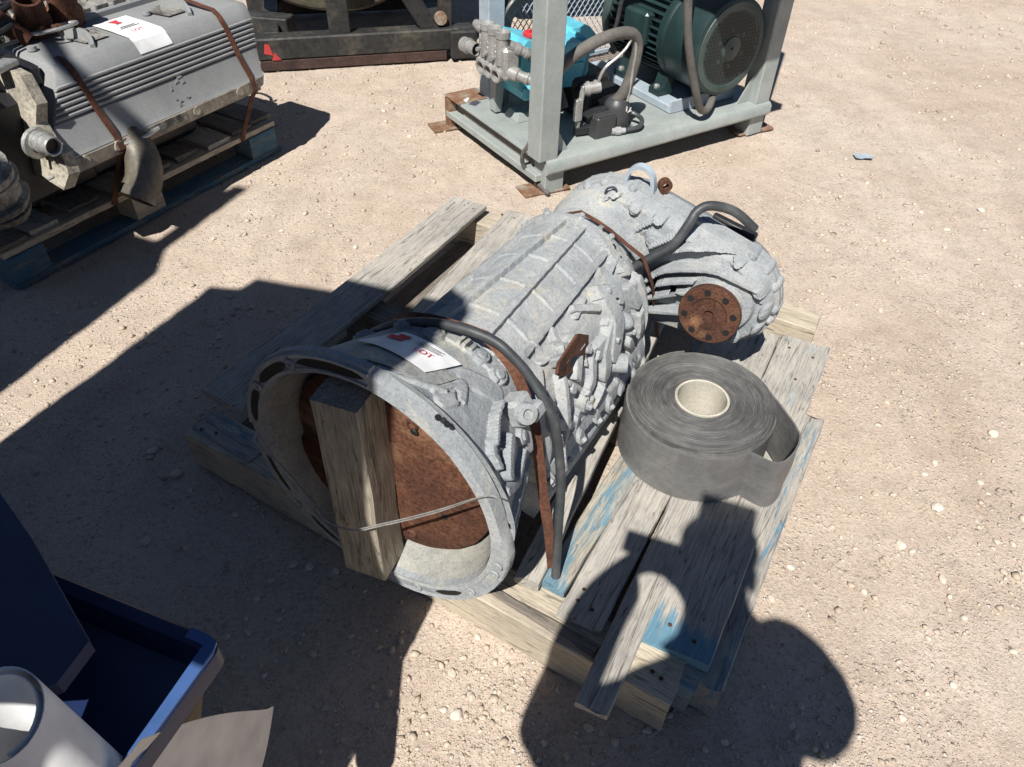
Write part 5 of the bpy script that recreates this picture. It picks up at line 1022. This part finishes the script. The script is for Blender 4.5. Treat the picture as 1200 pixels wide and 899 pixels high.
# ------------------------------------------------------------------ the photographer, standing behind the camera with the phone
pe=root('person',BF@Matrix.Translation((.16,-.36,0)),'person in dark shirt, jeans and cap holding up a phone with both hands','person')
S0=Vector((-.16,.36,0))
def skin(name,m,pts,edges,par,sub=2):
    me=bpy.data.meshes.new(name); me.from_pydata([tuple(Vector(p[:3])+S0) for p in pts],edges,[]); me.materials.append(M[m]); o=bpy.data.objects.new(name,me); C.objects.link(o); o.parent=par
    o.modifiers.new('skin','SKIN').use_smooth_shade=True
    if not me.skin_vertices: 
        bm=bmesh.new(); bm.from_mesh(me); bm.verts.layers.skin.verify(); bm.to_mesh(me); bm.free()
    for d,p in zip(me.skin_vertices[0].data,pts):
        r=p[3]; d.radius=r if isinstance(r,tuple) else (r,r)
    me.skin_vertices[0].data[0].use_root=True
    s_=o.modifiers.new('sub','SUBSURF'); s_.levels=sub; s_.render_levels=sub; return o
J=PERSON
def chain(names): return [(a,b) for a,b in zip(names[:-1],names[1:])]
EDG=chain(['pelvis','belly','chest','neck','jaw','brow','crown'])+chain(['chest','sh_l','el_l','wr_l','ha_l'])+chain(['chest','sh_r','el_r','wr_r','ha_r'])+chain(['pelvis','hip_l','kn_l','an_l','to_l'])+chain(['pelvis','hip_r','kn_r','an_r','to_r'])
pts=dict(J)
for s_,sg in (('l',1),('r',-1)):
    h=Vector(J['ha_'+s_][:3])
    for k in range(4):
        a=h+Vector((sg*(.012+.004*k),.012,.03-.020*k)); b=a+Vector((sg*.035,.014,.004)); c_=b+Vector((sg*(.028-.004*abs(k-1)),-.004,0))
        for nm,p in (('a',a),('b',b),('c',c_)): pts[f'f{s_}{k}{nm}']=(*p,.0085)
        EDG+=[('ha_'+s_,f'f{s_}{k}a'),(f'f{s_}{k}a',f'f{s_}{k}b'),(f'f{s_}{k}b',f'f{s_}{k}c')]
    a=h+Vector((sg*.015,-.025,.015)); b=a+Vector((sg*.03,-.008,.02)); pts[f't{s_}a']=(*a,.011); pts[f't{s_}b']=(*b,.009); EDG+=[('ha_'+s_,f't{s_}a'),(f't{s_}a',f't{s_}b')]
names=list(pts); ix={n_:i for i,n_ in enumerate(names)}
skin('body','skin',[pts[n_] for n_ in names],[(ix[a],ix[b]) for a,b in EDG],pe)
def garment(name,m,keep,edges,grow,over={}):
    P=[(*(over.get(n_,J[n_][:3])),(J[n_][3]+grow if not isinstance(J[n_][3],tuple) else tuple(q+grow for q in J[n_][3]))) for n_ in keep]; i2={n_:i for i,n_ in enumerate(keep)}; skin(name,m,P,[(i2[a],i2[b]) for a,b in edges],pe)
garment('shirt','shirt',['chest','belly','pelvis','sh_l','el_l','sh_r','el_r'],[('pelvis','belly'),('belly','chest'),('chest','sh_l'),('sh_l','el_l'),('chest','sh_r'),('sh_r','el_r')],.016)
garment('jeans','jeans',['pelvis','hip_l','kn_l','an_l','hip_r','kn_r','an_r'],[('pelvis','hip_l'),('hip_l','kn_l'),('kn_l','an_l'),('pelvis','hip_r'),('hip_r','kn_r'),('kn_r','an_r')],.014)
hd_=Vector(J['brow'][:3])+S0
MB().lathe([(0,.088),(.03,.090),(.06,.078),(.085,.05),(.095,.0)],hd_+Vector((0,0,.02)),(0,0,1),24).box(hd_+Vector((0,.11,.025)),(.13,.10,.008),.003,rx=-.15).part('cap','shirt',pe)
fc=MB(); fc.lathe([(0,.013),(.03,.008),(.034,0)],hd_+Vector((0,.075,-.045)),(0,1,-.25),10)
for s_ in (-1,1): fc.lathe([(-.01,.004),(0,.022),(.012,.024),(.014,.012)],hd_+Vector((s_*.078,-.005,-.03)),(s_,0,0),12)
fc.part('nose_and_ears','skin',pe)
fe=MB()
for s_ in (-1,1): fe.lathe([(0,.010),(.004,.007),(.005,0)],hd_+Vector((s_*.03,.075,-.012)),(0,1,0),10)
fe.box(hd_+Vector((0,.078,-.085)),(.045,.006,.006),.002); fe.part('eyes_and_mouth','ink',pe)
ph=MB().box((-.012,-.018,1.497),(.152,.009,.074),.003); ph.thing('phone','black',BF,'black phone held sideways by the photographer','phone')
